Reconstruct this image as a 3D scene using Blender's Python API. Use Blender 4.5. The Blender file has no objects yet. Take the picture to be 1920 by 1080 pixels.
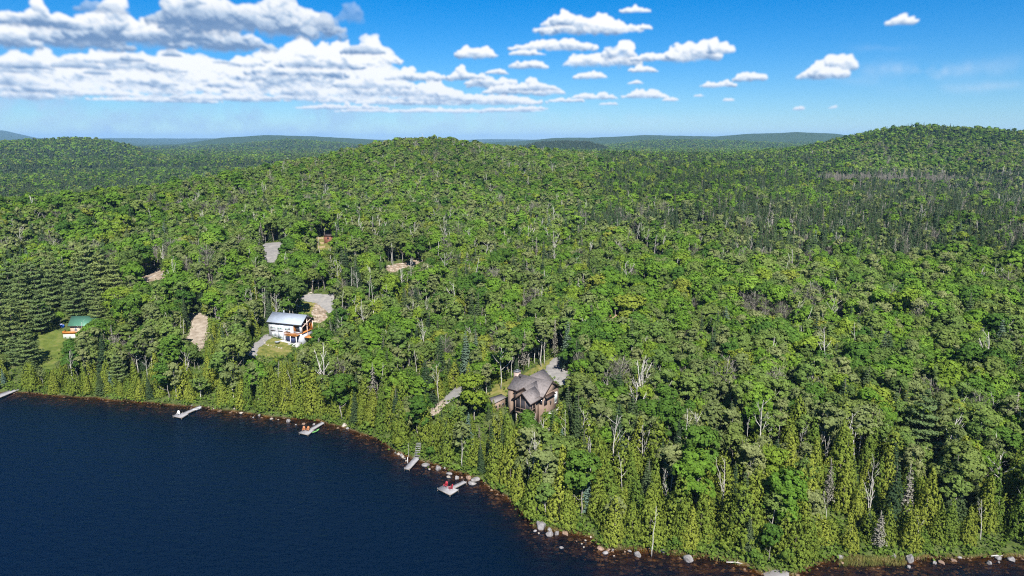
import bpy, math, random
import numpy as np
from mathutils import Vector, Matrix

rng = np.random.default_rng(7)
random.seed(7)
SC = bpy.context.scene
COL = SC.collection

# ------------------------------------------------------------------ camera
H = 80.0
PITCH = math.radians(12.25)
CP, SP = math.cos(PITCH), math.sin(PITCH)
F = 1280.0
cam = bpy.data.cameras.new("camera")
cam.lens = 24.0
cam.sensor_width = 36.0
cam.clip_start = 0.5
cam.clip_end = 90000.0
camo = bpy.data.objects.new("camera", cam)
COL.objects.link(camo)
camo.location = (0, 0, H)
camo.rotation_euler = (math.radians(90) - PITCH, 0, 0)
SC.camera = camo

# ------------------------------------------------------------------ light
SUN_EL = math.radians(46)
SUN_AZ = math.atan2(0.16, -0.96)          # to the sun: behind the camera, a little to the right
sunl = bpy.data.lights.new("sun", 'SUN')
sunl.energy = 4.8
sunl.angle = math.radians(0.5)
sunl.color = (1.0, 0.95, 0.87)
suno = bpy.data.objects.new("sun", sunl)
COL.objects.link(suno)
to_sun = Vector((math.sin(SUN_AZ) * math.cos(SUN_EL), math.cos(SUN_AZ) * math.cos(SUN_EL), math.sin(SUN_EL)))
suno.rotation_euler = to_sun.to_track_quat('Z', 'Y').to_euler()
suno.location = (0, 0, 500)

SC.view_settings.view_transform = 'Standard'
SC.view_settings.look = 'None'
SC.view_settings.exposure = 1.08
SC.view_settings.gamma = 1.0
SC.view_settings.use_curve_mapping = False
SC.cycles.max_bounces = 6
SC.cycles.diffuse_bounces = 2
SC.cycles.glossy_bounces = 2
SC.cycles.transmission_bounces = 3
SC.cycles.transparent_max_bounces = 8
SC.cycles.volume_bounces = 0
SC.cycles.caustics_reflective = False
SC.cycles.caustics_refractive = False
SC.cycles.sample_clamp_indirect = 4.0
SC.cycles.use_denoising = False
SC.cycles.pixel_filter_type = 'BLACKMAN_HARRIS'
SC.cycles.filter_width = 1.15
SC.cycles.use_adaptive_sampling = True
SC.cycles.adaptive_threshold = 0.01


def fbm2(h, w, cells, octaves=5, gain=0.5, seed=0, tile=False):
    """smooth value noise in -1..1 on an h x w grid, CELLS=(rows, cols) lattice cells at the first octave"""
    r = np.random.default_rng(seed)
    out = np.zeros((h, w), np.float32)
    amp, tot = 1.0, 0.0
    ch, cw = cells
    for _ in range(octaves):
        g = r.uniform(-1, 1, (int(ch) + 2, int(cw) + 2)).astype(np.float32)
        if tile:
            g[:, int(cw)] = g[:, 0]
            g[:, int(cw) + 1] = g[:, 1]
        y = np.linspace(0, int(ch), h, endpoint=False)
        x = np.linspace(0, int(cw), w, endpoint=False)
        yi, xi = y.astype(int), x.astype(int)
        fy, fx = (y - yi), (x - xi)
        fy = (fy * fy * (3 - 2 * fy)).astype(np.float32)[:, None]
        fx = (fx * fx * (3 - 2 * fx)).astype(np.float32)[None, :]
        a = g[yi][:, xi]; b = g[yi][:, xi + 1]; c = g[yi + 1][:, xi]; d = g[yi + 1][:, xi + 1]
        out += amp * ((a * (1 - fx) + b * fx) * (1 - fy) + (c * (1 - fx) + d * fx) * fy)
        tot += amp
        amp *= gain
        ch *= 2; cw *= 2
    return out / tot


# ------------------------------------------------------------------ the cloud cover of the sky
CW, CH = 2400, 800              # 120 x 40 degrees
DEG = 20.0
def pix_dir(px, py):
    u, v = (px - 960) / F, (540 - py) / F
    d = np.array([u, CP + v * SP, v * CP - SP])
    return d / np.linalg.norm(d)
def sky_xy(px, py):
    d = pix_dir(px, py)
    return (math.degrees(math.atan2(d[0], d[1])) + 60) * DEG, math.degrees(math.asin(d[2])) * DEG

def smooth_(e0, e1, x):
    t = np.clip((x - e0) / (e1 - e0), 0, 1)
    return t * t * (3 - 2 * t)
def build_clouds():
    rgb = np.zeros((CH, CW, 3), np.float32)
    alpha = np.zeros((CH, CW), np.float32)
    n_big = fbm2(CH, CW, (24, 72), 6, 0.6, 3, True)
    n_fine = fbm2(CH, CW, (80, 240), 4, 0.65, 5, True)
    n_soft = fbm2(CH, CW, (14, 40), 4, 0.5, 9, True)
    n_w1 = fbm2(CH, CW, (60, 180), 4, 0.55, 13, True); n_w2 = fbm2(CH, CW, (60, 180), 4, 0.55, 17, True)
    L = np.array([0.22, 0.74, 0.60]); L /= np.linalg.norm(L)
    r = np.random.default_rng(21)
    def blur(a, k):
        k = max(1, int(k))
        ker = np.hanning(2 * k + 3)[1:-1]; ker /= ker.sum()
        p = np.pad(a, ((k, k), (k, k)), mode='edge')
        out = sum(ker[i] * p[:, i:i + a.shape[1]] for i in range(2 * k + 1))
        return sum(ker[i] * out[i:i + a.shape[0]] for i in range(2 * k + 1)).astype(np.float32)

    def one(cx, base, w, h, bright=1.0, dens=1.0, grey=1.0, soft=1.0):
        pad = int(h * 0.5 + 14)
        x0, x1 = int(cx - w / 2 - pad), int(cx + w / 2 + pad)
        y0, y1 = max(0, int(base - h * 0.4 - 6)), min(CH, int(base + h * 1.35 + pad * .6))
        if y1 - y0 < 4: return
        W_, H_ = x1 - x0, y1 - y0
        hm = np.full((H_, W_), -1e3, np.float32)
        yy, xx = np.mgrid[0:H_, 0:W_].astype(np.float32)
        puffs = []
        nm = int(4 + 2.0 * w / h); ph = r.uniform(0, 6.28, 3)
        for j in range(nm):                      # the flat based body
            t = (j + .5) / nm * 2 - 1
            rad = h * .30 * (1 - abs(t) ** 3) * r.uniform(.75, 1.1) + h * .05
            puffs.append((cx + t * (w / 2 - rad * .6), base + rad * .35, 0, rad, 1))
        for _ in range(int(4 + 2.6 * w / h)):
            t = r.uniform(-1, 1)
            prof = (1 - abs(t) ** 2.4) * np.clip(.72 + .28 * math.sin(t * 2.6 + ph[0]) + .2 * math.sin(t * 6 * w / h / 4 + ph[1]), .3, 1) * r.uniform(0.7, 1.0)
            rad = h * r.uniform(0.20, 0.34) * (0.45 + 0.55 * prof)
            puffs.append((cx + t * (w / 2 - rad), base + max(rad * 0.4, prof * h - rad) * r.uniform(0.35, 1.0), r.uniform(-.3, .3) * h, rad, 0))
        k = 0
        while k < len(puffs) and len(puffs) < 1100:
            px, py, pz, rad, lev = puffs[k]; k += 1
            if lev >= 3 or rad < 2.6: continue
            for _ in range(5):
                a = r.uniform(-0.3, math.pi + 0.3); e = r.uniform(-0.2, 1.2); q = rad * 0.85
                puffs.append((px + q * math.cos(a) * math.cos(e), py + q * math.sin(a) * math.cos(e) * 0.85, pz + q * math.sin(e), rad * r.uniform(0.34, 0.58), lev + 1))
        for px, py, pz, rad, lev in puffs:
            if py - rad * 0.5 < base - h * .10: py = base - h * .10 + rad * 0.5
            lx, ly = px - x0, py - y0
            a0, a1 = max(0, int(lx - rad)), min(W_, int(lx + rad) + 2)
            b0, b1 = max(0, int(ly - rad)), min(H_, int(ly + rad) + 2)
            if a1 <= a0 or b1 <= b0: continue
            d2 = rad * rad - (xx[b0:b1, a0:a1] - lx) ** 2 - (yy[b0:b1, a0:a1] - ly) ** 2
            hm[b0:b1, a0:a1] = np.maximum(hm[b0:b1, a0:a1], np.where(d2 > 0, pz + np.sqrt(np.maximum(d2, 0)), -1e3))
        cols = np.arange(x0, x1) % CW
        nb = n_big[y0:y1][:, cols]; nf = n_fine[y0:y1][:, cols]; ns = n_soft[y0:y1][:, cols]
        w1 = n_w1[y0:y1][:, cols]; w2 = n_w2[y0:y1][:, cols]
        amp = .6 + h * .15; fz = min(1.0, h / 34)
        xi = np.clip(xx + w1 * amp, 0, W_ - 1).astype(int); yi = np.clip(yy + w2 * amp * .8, 0, H_ - 1).astype(int)
        hm = hm[yi, xi]
        inside = hm > -900
        if not inside.any(): return
        cov = inside.astype(np.float32)
        c1 = blur(cov, 1.2 + h * 0.035 * soft); c2 = blur(cov, 2 + h * 0.15 * soft)
        a = np.clip((c1 * .6 + c2 * .5 + nf * 0.26 * fz + nb * 0.34 * fz - 0.42) / 0.56, 0, 1)
        a = a * a * (3 - 2 * a)
        ybase = (yy + y0 - base) / h
        a *= np.clip((ybase + nf * .10 + nb * .10) / .12 + .6, 0, 1)
        a *= dens
        lo = hm[inside].min()
        hmf = np.where(inside, hm, lo)
        s1 = blur(hmf, 2.4) + nf * 1.3 + nb * h * .10
        s2 = blur(hmf, 2 + h * .07) + nb * h * .16
        def lam(f, nz):
            gy, gx = np.gradient(f); nl = np.sqrt(gx * gx + gy * gy + nz * nz)
            return np.clip((-gx * L[0] - gy * L[1] + nz * L[2]) / nl * .5 + .5, 0, 1)
        l1, l2 = lam(s1, 1.6), lam(s2, .9)
        # depth below the local top of the heap
        idx_ = np.where(inside, yy, -1).max(0); idx_ = np.where(idx_ < 0, np.nan, idx_)
        top = np.nan_to_num(idx_, nan=float(np.nanmin(idx_)) if np.isfinite(idx_).any() else 0.0)
        kk = int(2 + h * .12); top = np.convolve(np.pad(top, kk, mode='edge'), np.ones(2 * kk + 1) / (2 * kk + 1), 'valid')
        dt = np.clip((top[None, :] - yy) / (h * .9) + ns * .15, 0, 1.2)
        tb = np.clip(ybase + ns * .22 + nb * .1, 0, 1)
        v = 0.50 * l1 + 0.50 * l2
        v = (v - .48) * 2.3
        v = v * .55 + .62 - .42 * dt * grey - .38 * (1 - smooth_(0, .42, tb)) * grey
        v = np.clip(v * bright + (bright - 1) * .12, 0, 1)[..., None]
        dark = np.array([0.15, 0.265, 0.47]); mid = np.array([0.50, 0.615, 0.77]); lite = np.array([0.96, 0.965, 0.97])
        c = np.where(v < .5, dark + (mid - dark) * (v * 2), mid + (lite - mid) * (v * 2 - 1))
        el = base / DEG
        hz = math.exp(-el / 2.2) * 0.60
        c = c * (1 - hz) + np.array([0.50, 0.66, 0.86]) * hz
        thin = np.clip(1 - a, 0, 1)[..., None]
        c = c * (1 - thin * .25) + np.array([.62, .76, .92]) * thin * .25
        aa = a[..., None]
        sub = rgb[y0:y1][:, cols]; sa = alpha[y0:y1][:, cols][..., None]
        na = aa + sa * (1 - aa)
        rgb[y0:y1, cols] = (c * aa + sub * sa * (1 - aa)) / np.maximum(na, 1e-4)
        alpha[y0:y1, cols] = na[..., 0]

    def P(cx, yb, w, h, **k):
        x, y = sky_xy(cx, yb)
        sx = abs(sky_xy(cx + 50, yb)[0] - x) / 50
        one(x, y, w * sx, h * 0.9, **k)

    def streak(cx, cy, w, h, a, col=(.60, .73, .88)):
        x, y = sky_xy(cx, cy)
        x0, x1, y0, y1 = int(x - w * 1.2), int(x + w * 1.2), max(0, int(y - h * 2.5)), min(CH, int(y + h * 2.5))
        yy, xx = np.mgrid[y0:y1, x0:x1].astype(np.float32)
        cols = np.arange(x0, x1) % CW
        nz = n_big[y0:y1][:, cols]; nf = n_soft[y0:y1][:, cols]
        yq = yy + nf * h * .8 + (xx - x) * .03
        m = np.exp(-((xx - x) / (w * .5)) ** 2 - ((yq - y) / (h * .5)) ** 2) * a * np.clip(0.55 + nz * 1.6, 0, 1.2)
        m = np.clip(m, 0, 1)[..., None]
        sub = rgb[y0:y1][:, cols]; sa = alpha[y0:y1][:, cols][..., None]
        na = m + sa * (1 - m)
        rgb[y0:y1, cols] = (np.array(col) * m + sub * sa * (1 - m)) / np.maximum(na, 1e-4)
        alpha[y0:y1, cols] = na[..., 0]

    streak(1740, 125, 170, 20, .42); streak(1830, 160, 150, 12, .30); streak(1650, 88, 60, 9, .2); streak(1600, 150, 90, 12, .15)
    streak(120, 226, 420, 70, .62, (.36, .53, .78)); streak(480, 232, 420, 60, .55, (.34, .51, .77)); streak(800, 230, 420, 44, .45, (.40, .56, .80)); streak(60, 215, 160, 26, .3); streak(900, 215, 300, 26, .3); streak(1200, 222, 300, 14, .15)
    # the low far rows
    for a in [(300, 192, 270, 20), (430, 190, 250, 26), (565, 189, 190, 22), (680, 194, 190, 24), (760, 197, 220, 24), (900, 196, 270, 32), (820, 190, 180, 26),
              (700, 211, 150, 13), (830, 212, 210, 15), (950, 210, 150, 14), (1030, 178, 64, 28), (990, 207, 80, 14), (1110, 186, 98, 19), (640, 205, 200, 14),
              (1212, 184, 98, 24), (1140, 197, 40, 10), (1190, 158, 34, 10), (1497, 207, 28, 10), (1560, 204, 20, 8), (1365, 190, 28, 9), (1255, 190, 44, 10), (1310, 182, 24, 8), (1060, 192, 80, 14)]:
        P(*a, bright=1.12, grey=.8)
    # the towering bright bank
    for a in [(60, 176, 260, 74), (210, 178, 300, 80), (380, 174, 280, 80), (540, 180, 320, 84), (700, 184, 280, 66), (640, 160, 250, 104), (560, 150, 240, 100), (690, 120, 130, 74), (430, 150, 260, 80),
              (100, 150, 300, 72), (270, 150, 300, 76), (590, 122, 260, 72), (-60, 170, 260, 80), (800, 182, 150, 44)]:
        P(*a, bright=1.50, grey=.55)
    rows = [(184, 0, 960, 34), (170, -40, 900, 46), (154, -40, 800, 50), (138, -40, 680, 48), (122, -40, 560, 44)]
    for yb, xa, xb, hh in rows:
        x = xa
        while x < xb:
            w_ = r.uniform(70, 210)
            P(x + w_ / 2, yb + r.uniform(-7, 7), w_, hh * r.uniform(.45, 1.25), bright=r.uniform(1.0, 1.32), grey=r.uniform(.7, 1.1))
            x += w_ * r.uniform(.8, 1.7)
    for a in [(680, 102, 90, 28), (245, 116, 54, 14), (320, 106, 44, 13), (180, 140, 60, 14), (60, 130, 90, 18), (140, 128, 110, 20), (420, 120, 50, 10)]:
        P(*a, bright=.62, grey=1.2)
    for a in [(960, 176, 120, 34), (905, 160, 80, 26), (930, 140, 50, 16), (870, 150, 90, 26), (1000, 170, 110, 26)]:
        P(*a, bright=1.1)
    # the near rows above, grey below
    for a in [(95, 86, 350, 68), (-60, 84, 300, 64), (235, 84, 290, 84), (420, 94, 220, 62), (330, 78, 200, 50), (60, 50, 260, 42)]:
        P(*a, bright=1.04, grey=1.55)
    for a in [(545, 64, 230, 84), (455, 64, 300, 100), (400, 50, 260, 76)]:
        P(*a, bright=.84, grey=1.6)
    P(190, 24, 110, 30, bright=.5, dens=.6); P(655, 42, 70, 56, bright=.5, dens=.45, soft=2); P(610, 50, 60, 30, bright=.5, dens=.5)
    for a in [(890, 109, 90, 36), (1100, 63, 225, 46), (1060, 50, 100, 36), (1190, 24, 66, 20), (1211, 56, 28, 14), (1035, 95, 180, 34), (985, 104, 76, 16), (990, 128, 80, 27),
              (1125, 124, 160, 48), (1160, 110, 76, 48), (1105, 148, 70, 25), (1205, 136, 64, 20), (1235, 114, 140, 25), (1300, 112, 115, 54), (1350, 100, 66, 36),
              (1345, 164, 78, 20), (1405, 152, 70, 26), (1535, 147, 100, 36), (1577, 134, 50, 50), (1560, 146, 74, 32), (1690, 47, 66, 24)]:
        P(*a, bright=1.16, grey=.9)
    for _ in range(60):
        x = r.uniform(0, CW); y = r.uniform(13 * DEG, 38 * DEG)
        s = 0.8 + y / (20 * DEG)
        left = 1.0 if x < CW * .45 else .55
        one(x, y, r.uniform(60, 220) * s * left, r.uniform(28, 60) * s * left, bright=.95)
    for _ in range(1):                        # no edge in the air is sharper than this
        pm = rgb * alpha[..., None]
        ba = blur(alpha, 2)
        for q in range(3): rgb[..., q] = blur(pm[..., q], 2) / np.maximum(ba, 1e-4)
        alpha = ba
    yy = np.linspace(0, 1, CH)[:, None]
    alpha *= np.clip((1 - yy) / .12, 0, 1)
    alpha *= np.clip(yy * CH / 6, 0, 1)
    return np.concatenate([np.clip(rgb, 0, 1), alpha[..., None]], 2).astype(np.float32)

def N(nt, typ, **kw):
    n = nt.nodes.new(typ)
    for k, v in kw.items():
        setattr(n, k, v)
    return n
def math_node(nt, op, a, b=None, c=None, clamp=False):
    n = nt.nodes.new('ShaderNodeMath'); n.operation = op; n.use_clamp = clamp
    for i, v in enumerate((a, b, c)):
        if v is None: continue
        if isinstance(v, (int, float)): n.inputs[i].default_value = v
        else: nt.links.new(v, n.inputs[i])
    return n.outputs[0]

world = bpy.data.worlds.new("World")
SC.world = world
world.use_nodes = True
wt = world.node_tree
wt.nodes.clear()
sky = N(wt, 'ShaderNodeTexSky', sky_type='NISHITA')
sky.sun_disc = False
sky.sun_elevation = SUN_EL
sky.sun_rotation = SUN_AZ
sky.altitude = 300
sky.air_density = 1.0
sky.dust_density = 0.1
sky.ozone_density = 3.0
hs = N(wt, 'ShaderNodeHueSaturation'); hs.inputs['Saturation'].default_value = 1.30
tintn = N(wt, 'ShaderNodeVectorMath', operation='MULTIPLY'); tintn.inputs[1].default_value = (.47, .62, .82)
wt.links.new(sky.outputs[0], tintn.inputs[0]); wt.links.new(tintn.outputs[0], hs.inputs['Color'])
bg1 = N(wt, 'ShaderNodeBackground'); bg1.inputs['Strength'].default_value = 0.068
wt.links.new(hs.outputs[0], bg1.inputs['Color'])
img = bpy.data.images.new("cloud_cover", CW, CH, alpha=True, float_buffer=True)
img.colorspace_settings.name = 'Non-Color'
img.alpha_mode = 'CHANNEL_PACKED'
img.pixels.foreach_set(build_clouds().ravel())
img.update()
tc = N(wt, 'ShaderNodeTexCoord')
sx = N(wt, 'ShaderNodeSeparateXYZ'); wt.links.new(tc.outputs['Generated'], sx.inputs[0])
az = math_node(wt, 'ARCTAN2', sx.outputs[0], sx.outputs[1])
el = math_node(wt, 'ARCSINE', sx.outputs[2])
uu = math_node(wt, 'FRACT', math_node(wt, 'ADD', math_node(wt, 'DIVIDE', az, math.radians(120)), 0.5))
vv = math_node(wt, 'MINIMUM', math_node(wt, 'MAXIMUM', math_node(wt, 'DIVIDE', el, math.radians(40)), 0.0), 0.9999)
cx = N(wt, 'ShaderNodeCombineXYZ'); wt.links.new(uu, cx.inputs[0]); wt.links.new(vv, cx.inputs[1])
it = N(wt, 'ShaderNodeTexImage', extension='EXTEND'); it.image = img
wt.links.new(cx.outputs[0], it.inputs[0])
bg2 = N(wt, 'ShaderNodeBackground'); bg2.inputs['Strength'].default_value = 0.52
wt.links.new(it.outputs[0], bg2.inputs['Color'])
mx = N(wt, 'ShaderNodeMixShader')
wt.links.new(it.outputs[1], mx.inputs[0]); wt.links.new(bg1.outputs[0], mx.inputs[1]); wt.links.new(bg2.outputs[0], mx.inputs[2])
wo = N(wt, 'ShaderNodeOutputWorld'); wt.links.new(mx.outputs[0], wo.inputs[0])
world.cycles.sampling_method = 'MANUAL'
world.cycles.sample_map_resolution = 512

# ------------------------------------------------------------------ pixel <-> place
def P3(px, py, z=0.0):
    u, v = (px - 960) / F, (540 - py) / F
    d = (u, CP + v * SP, v * CP - SP)
    t = (z - H) / d[2]
    return np.array([d[0] * t, d[1] * t, z])
def PY(px, py, y):
    u, v = (px - 960) / F, (540 - py) / F
    d = (u, CP + v * SP, v * CP - SP)
    t = y / d[1]
    return np.array([d[0] * t, y, H + d[2] * t])
def proj(x, y, z):
    dep = y * CP + (H - z) * SP
    dep = np.maximum(dep, 1e-3)
    up = (z - H) * CP + y * SP
    return 960 + F * x / dep, 540 - F * up / dep, dep

# ------------------------------------------------------------------ terrain
SHORE_PX = [(-700, 690), (-400, 712), (-200, 722), (0, 737), (30, 735), (100, 742), (175, 746), (240, 753), (300, 758), (370, 763), (440, 771), (490, 779), (540, 785),
            (600, 792), (650, 804), (700, 822), (740, 847), (765, 857), (800, 866), (850, 885), (880, 893), (905, 903), (940, 928), (965, 945),
            (985, 970), (1000, 987), (1030, 994), (1075, 999), (1110, 1008), (1130, 1028), (1180, 1030), (1250, 1036), (1290, 1044), (1350, 1050),
            (1400, 1062), (1430, 1074), (1490, 1078), (1510, 1064), (1560, 1050), (1640, 1050), (1720, 1049), (1800, 1046), (1920, 1043), (2100, 1046), (2400, 1030), (2800, 1040)]
_sp = np.array([P3(a, b, 0) for a, b in SHORE_PX])
_sth = np.degrees(np.arctan2(_sp[:, 0], _sp[:, 1])); _sr = np.hypot(_sp[:, 0], _sp[:, 1])
_o = np.argsort(_sth); _sth, _sr = _sth[_o], _sr[_o]
_th_full = np.concatenate([[-180, -150, -120, -95, -75], _sth, [75, 95, 120, 150, 180]])
_r_full = np.concatenate([[900, 820, 620, 480, 380], _sr, [175, 230, 420, 760, 900]])
_ordr = np.argsort(_th_full); _th_full, _r_full = _th_full[_ordr], _r_full[_ordr]
def shore_r(th):
    return np.interp(th, _th_full, _r_full)

CT = []   # control: (px, py, y, canopy height to take off)
def c(px, py, y, ch=0): CT.append((px, py, y, ch))
# left
c(140, 634, 250); c(100, 690, 226); c(70, 640, 245); c(0, 500, 290, 13); c(0, 412, 345, 14); c(-300, 400, 350, 14); c(-300, 560, 270, 14); c(180, 480, 300, 13)
c(200, 388, 400, 14); c(400, 337, 520, 14); c(560, 302, 650, 14); c(680, 276, 780, 14); c(760, 260, 870, 14); c(850, 268, 930, 14); c(960, 278, 980, 14); c(1050, 285, 1020, 14)
c(290, 520, 292); c(375, 610, 252); c(300, 440, 350, 13); c(480, 660, 222); c(540, 634, 236); c(600, 570, 268); c(512, 473, 330); c(605, 455, 345)
c(500, 400, 385, 13); c(500, 350, 500, 13); c(650, 330, 560, 13); c(740, 500, 305); c(760, 400, 430, 13); c(760, 310, 640, 13)
c(850, 740, 188); c(1000, 765, 176); c(1045, 690, 204); c(950, 720, 190); c(1000, 600, 222, 13); c(1165, 585, 255); c(1000, 500, 290, 13); c(1000, 400, 430, 13); c(1000, 330, 620, 13)
c(700, 640, 218, 12); c(850, 620, 222, 13); c(1020, 655, 218)
c(1200, 850, 138, 12); c(1200, 750, 162, 12.5); c(1200, 650, 198, 13); c(1250, 550, 250, 13); c(1250, 450, 345, 13); c(1250, 380, 470, 13); c(1250, 320, 700, 13); c(1150, 297, 950, 13); c(1300, 290, 1250, 13)
c(1500, 850, 130, 12); c(1500, 750, 152, 13); c(1500, 650, 188, 13); c(1500, 550, 238, 13); c(1500, 450, 330, 13); c(1500, 400, 440, 12); c(1500, 360, 640, 12); c(1500, 320, 830, 12); c(1480, 285, 1200, 12)
c(1750, 850, 130, 12); c(1750, 750, 155, 13); c(1750, 650, 190, 13); c(1750, 550, 240, 13); c(1750, 450, 345, 13); c(1750, 400, 440, 12); c(1750, 352, 700, 12); c(1750, 320, 860, 12); c(1740, 280, 1050, 12); c(1740, 234, 1250, 11)
c(1900, 650, 190, 13); c(1920, 450, 340, 13); c(1900, 350, 740, 12); c(1920, 250, 1250, 12); c(2200, 450, 330, 13); c(2200, 340, 740, 12); c(2200, 262, 1250, 12)
c(1620, 250, 1290, 12); c(1560, 268, 1330, 12); c(1850, 240, 1260, 12); c(1690, 236, 1270, 12)
c(1800, 240, 1235, 12)
pts = []
for px, py, y, ch in CT:
    p = PY(px, py, y); pts.append((p[0], p[1], p[2] - ch))
def raw(px, z, y):
    u = (px - 960) / F
    pts.append((u * (y * CP + (H - z) * SP), y, z))
for px in (-300, 0, 150): raw(px, 6, 620); raw(px, 5, 900); raw(px, 8, 1300)
raw(250, 7, 760); raw(250, 6, 1100); raw(420, 8, 900); raw(420, 8, 1300); raw(560, 14, 1100); raw(700, 20, 1400); raw(560, 14, 1500); raw(300, 10, 1500)
raw(850, 40, 1500); raw(1000, 42, 1500); raw(1150, 40, 1500)
raw(1400, 38, 1600); raw(1600, 50, 1800); raw(1800, 60, 1800); raw(1950, 55, 1800); raw(2300, 40, 1800)
for px in (-600, -100, 300, 700, 1100, 1500, 1900, 2400): raw(px, 26, 3500); raw(px, 28, 9000)
pts = np.array(pts)
KX = 1.35
def feat(x, y):
    r = np.hypot(x, y); th = np.arctan2(x, y)
    return np.stack([th * KX, np.log(np.maximum(r, 60.0))], -1)
def tps(a, b):
    d2 = ((a[:, None, :] - b[None, :, :]) ** 2).sum(-1)
    return 0.5 * d2 * np.log(d2 + 1e-12)
_f = feat(pts[:, 0], pts[:, 1])
_n = len(pts)
_w = pts[:, 1] ** 0.0
A = np.zeros((_n + 3, _n + 3))
A[:_n, :_n] = tps(_f, _f) + np.eye(_n) * 0.0012
A[:_n, _n] = 1; A[:_n, _n + 1:] = _f; A[_n, :_n] = 1; A[_n + 1:, :_n] = _f.T
_sol = np.linalg.solve(A, np.concatenate([pts[:, 2], np.zeros(3)]))

def lattice(x, y, s, seed):
    xi = np.floor(x / s).astype(np.int64); yi = np.floor(y / s).astype(np.int64)
    fx = x / s - xi; fy = y / s - yi
    fx = fx * fx * (3 - 2 * fx); fy = fy * fy * (3 - 2 * fy)
    def hsh(a, b):
        v = np.sin(a * 127.1 + b * 311.7 + seed * 74.7) * 43758.5453
        return (v - np.floor(v)) * 2 - 1
    return (hsh(xi, yi) * (1 - fx) + hsh(xi + 1, yi) * fx) * (1 - fy) + (hsh(xi, yi + 1) * (1 - fx) + hsh(xi + 1, yi + 1) * fx) * fy
def smooth(e0, e1, x):
    t = np.clip((x - e0) / (e1 - e0), 0, 1)
    return t * t * (3 - 2 * t)

def ang(px): return math.degrees(math.atan((px - 960) / F / CP))
RIDGES = [  # (distance, width in ln r, [(px, skyline py)])
    (14000, 0.22, [(-500, 250), (-60, 249), (0, 246.5), (50, 247.5), (110, 258), (190, 262), (230, 258), (330, 259), (450, 258.5), (560, 258), (660, 258.5), (760, 262), (850, 262), (920, 260), (1000, 261), (1100, 259), (1250, 257), (1500, 258), (1700, 258), (2500, 254)]),
    (6500, 0.20, [(-500, 262), (100, 272), (360, 268), (440, 257), (520, 252.5), (600, 254.5), (690, 259), (760, 263), (860, 268), (950, 264), (1040, 257), (1100, 257), (1200, 252), (1320, 255), (1400, 250), (1470, 247), (1540, 250.5), (1590, 256), (1700, 262), (2400, 258)]),
    (4300, 0.16, [(-500, 262), (100, 280), (400, 275), (480, 268), (560, 262), (640, 266), (720, 276), (900, 284), (1100, 276), (1180, 265), (1260, 262), (1340, 264), (1420, 268), (1500, 272), (1600, 276), (2400, 276)]),
    (2500, 0.17, [(-500, 268), (-100, 268), (-20, 264), (60, 263), (120, 260), (185, 258.5), (240, 265), (300, 278), (380, 292), (480, 300), (600, 305), (900, 310), (2400, 320)]),
    (2900, 0.12, [(-500, 330), (900, 320), (965, 277), (1000, 267), (1050, 262.5), (1095, 265), (1135, 276), (1200, 300), (2400, 330)]),
]
def ground_z(x, y):
    x = np.asarray(x, float); y = np.asarray(y, float)
    sh = x.shape
    x = x.ravel(); y = y.ravel()
    r = np.hypot(x, y); th = np.degrees(np.arctan2(x, y))
    z = np.zeros(len(x))
    thc = np.clip(th, -52, 52)
    xc = r * np.sin(np.radians(thc)); yc = r * np.cos(np.radians(thc))
    for i in range(0, len(x), 20000):
        f = feat(xc[i:i + 20000], yc[i:i + 20000])
        z[i:i + 20000] = tps(f, _f) @ _sol[:_n] + _sol[_n] + f @ _sol[_n + 1:]
    far = smooth(2500, 5000, r)
    z = z * (1 - far) + 27 * far
    side = smooth(52, 80, np.abs(th))
    z = z * (1 - side) + side * (3 + 30 * smooth(0, 2500, r - shore_r(th)))
    z = np.maximum(z, 1.6)
    lr = np.log(np.maximum(r, 1))
    for rk, wk, line in RIDGES:
        a = np.array([ang(p) for p, _ in line]); hh = np.array([H + (262 - q) / F * rk * 1.0 for _, q in line]) - 12
        hgt = np.interp(th, a, hh)
        base = 24.0
        up = np.where(lr < math.log(rk), np.exp(-((lr - math.log(rk)) / wk) ** 2), np.exp(-((lr - math.log(rk)) / (wk * 1.6)) ** 2))
        zz = base + (hgt - base) * up
        z = np.where(r > 1650, np.maximum(z, zz), z)
    amp = smooth(200, 700, r)
    z = z + amp * (lattice(x, y, 120, 1) * 2.2 + lattice(x, y, 55, 2) * 1.2) + smooth(1500, 4000, r) * (lattice(x, y, 600, 3) * 7 + lattice(x, y, 260, 4) * 4)
    z = z + 0.35 * lattice(x, y, 9, 6) + 0.2 * lattice(x, y, 4, 8)
    s = r - shore_r(th) + 1.2 * lattice(x, y, 6, 11) + 0.6 * lattice(x, y, 2.7, 12)
    bank = np.clip(s, 0, 1e9) * 0.10 + 0.05 + 0.25 * smooth(0, 3, s)
    w = smooth(4, 34, s)
    land = w * np.maximum(z, 1.2) + (1 - w) * np.minimum(bank, np.maximum(z, 1.2))
    bed = -0.05 + np.minimum(0, s) * 0.13 + smooth(-14, 0, s) * 0.06 * lattice(x, y, 2.0, 14)
    z = np.where(s > 0, land, np.maximum(bed, -9))
    return z.reshape(sh)

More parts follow.
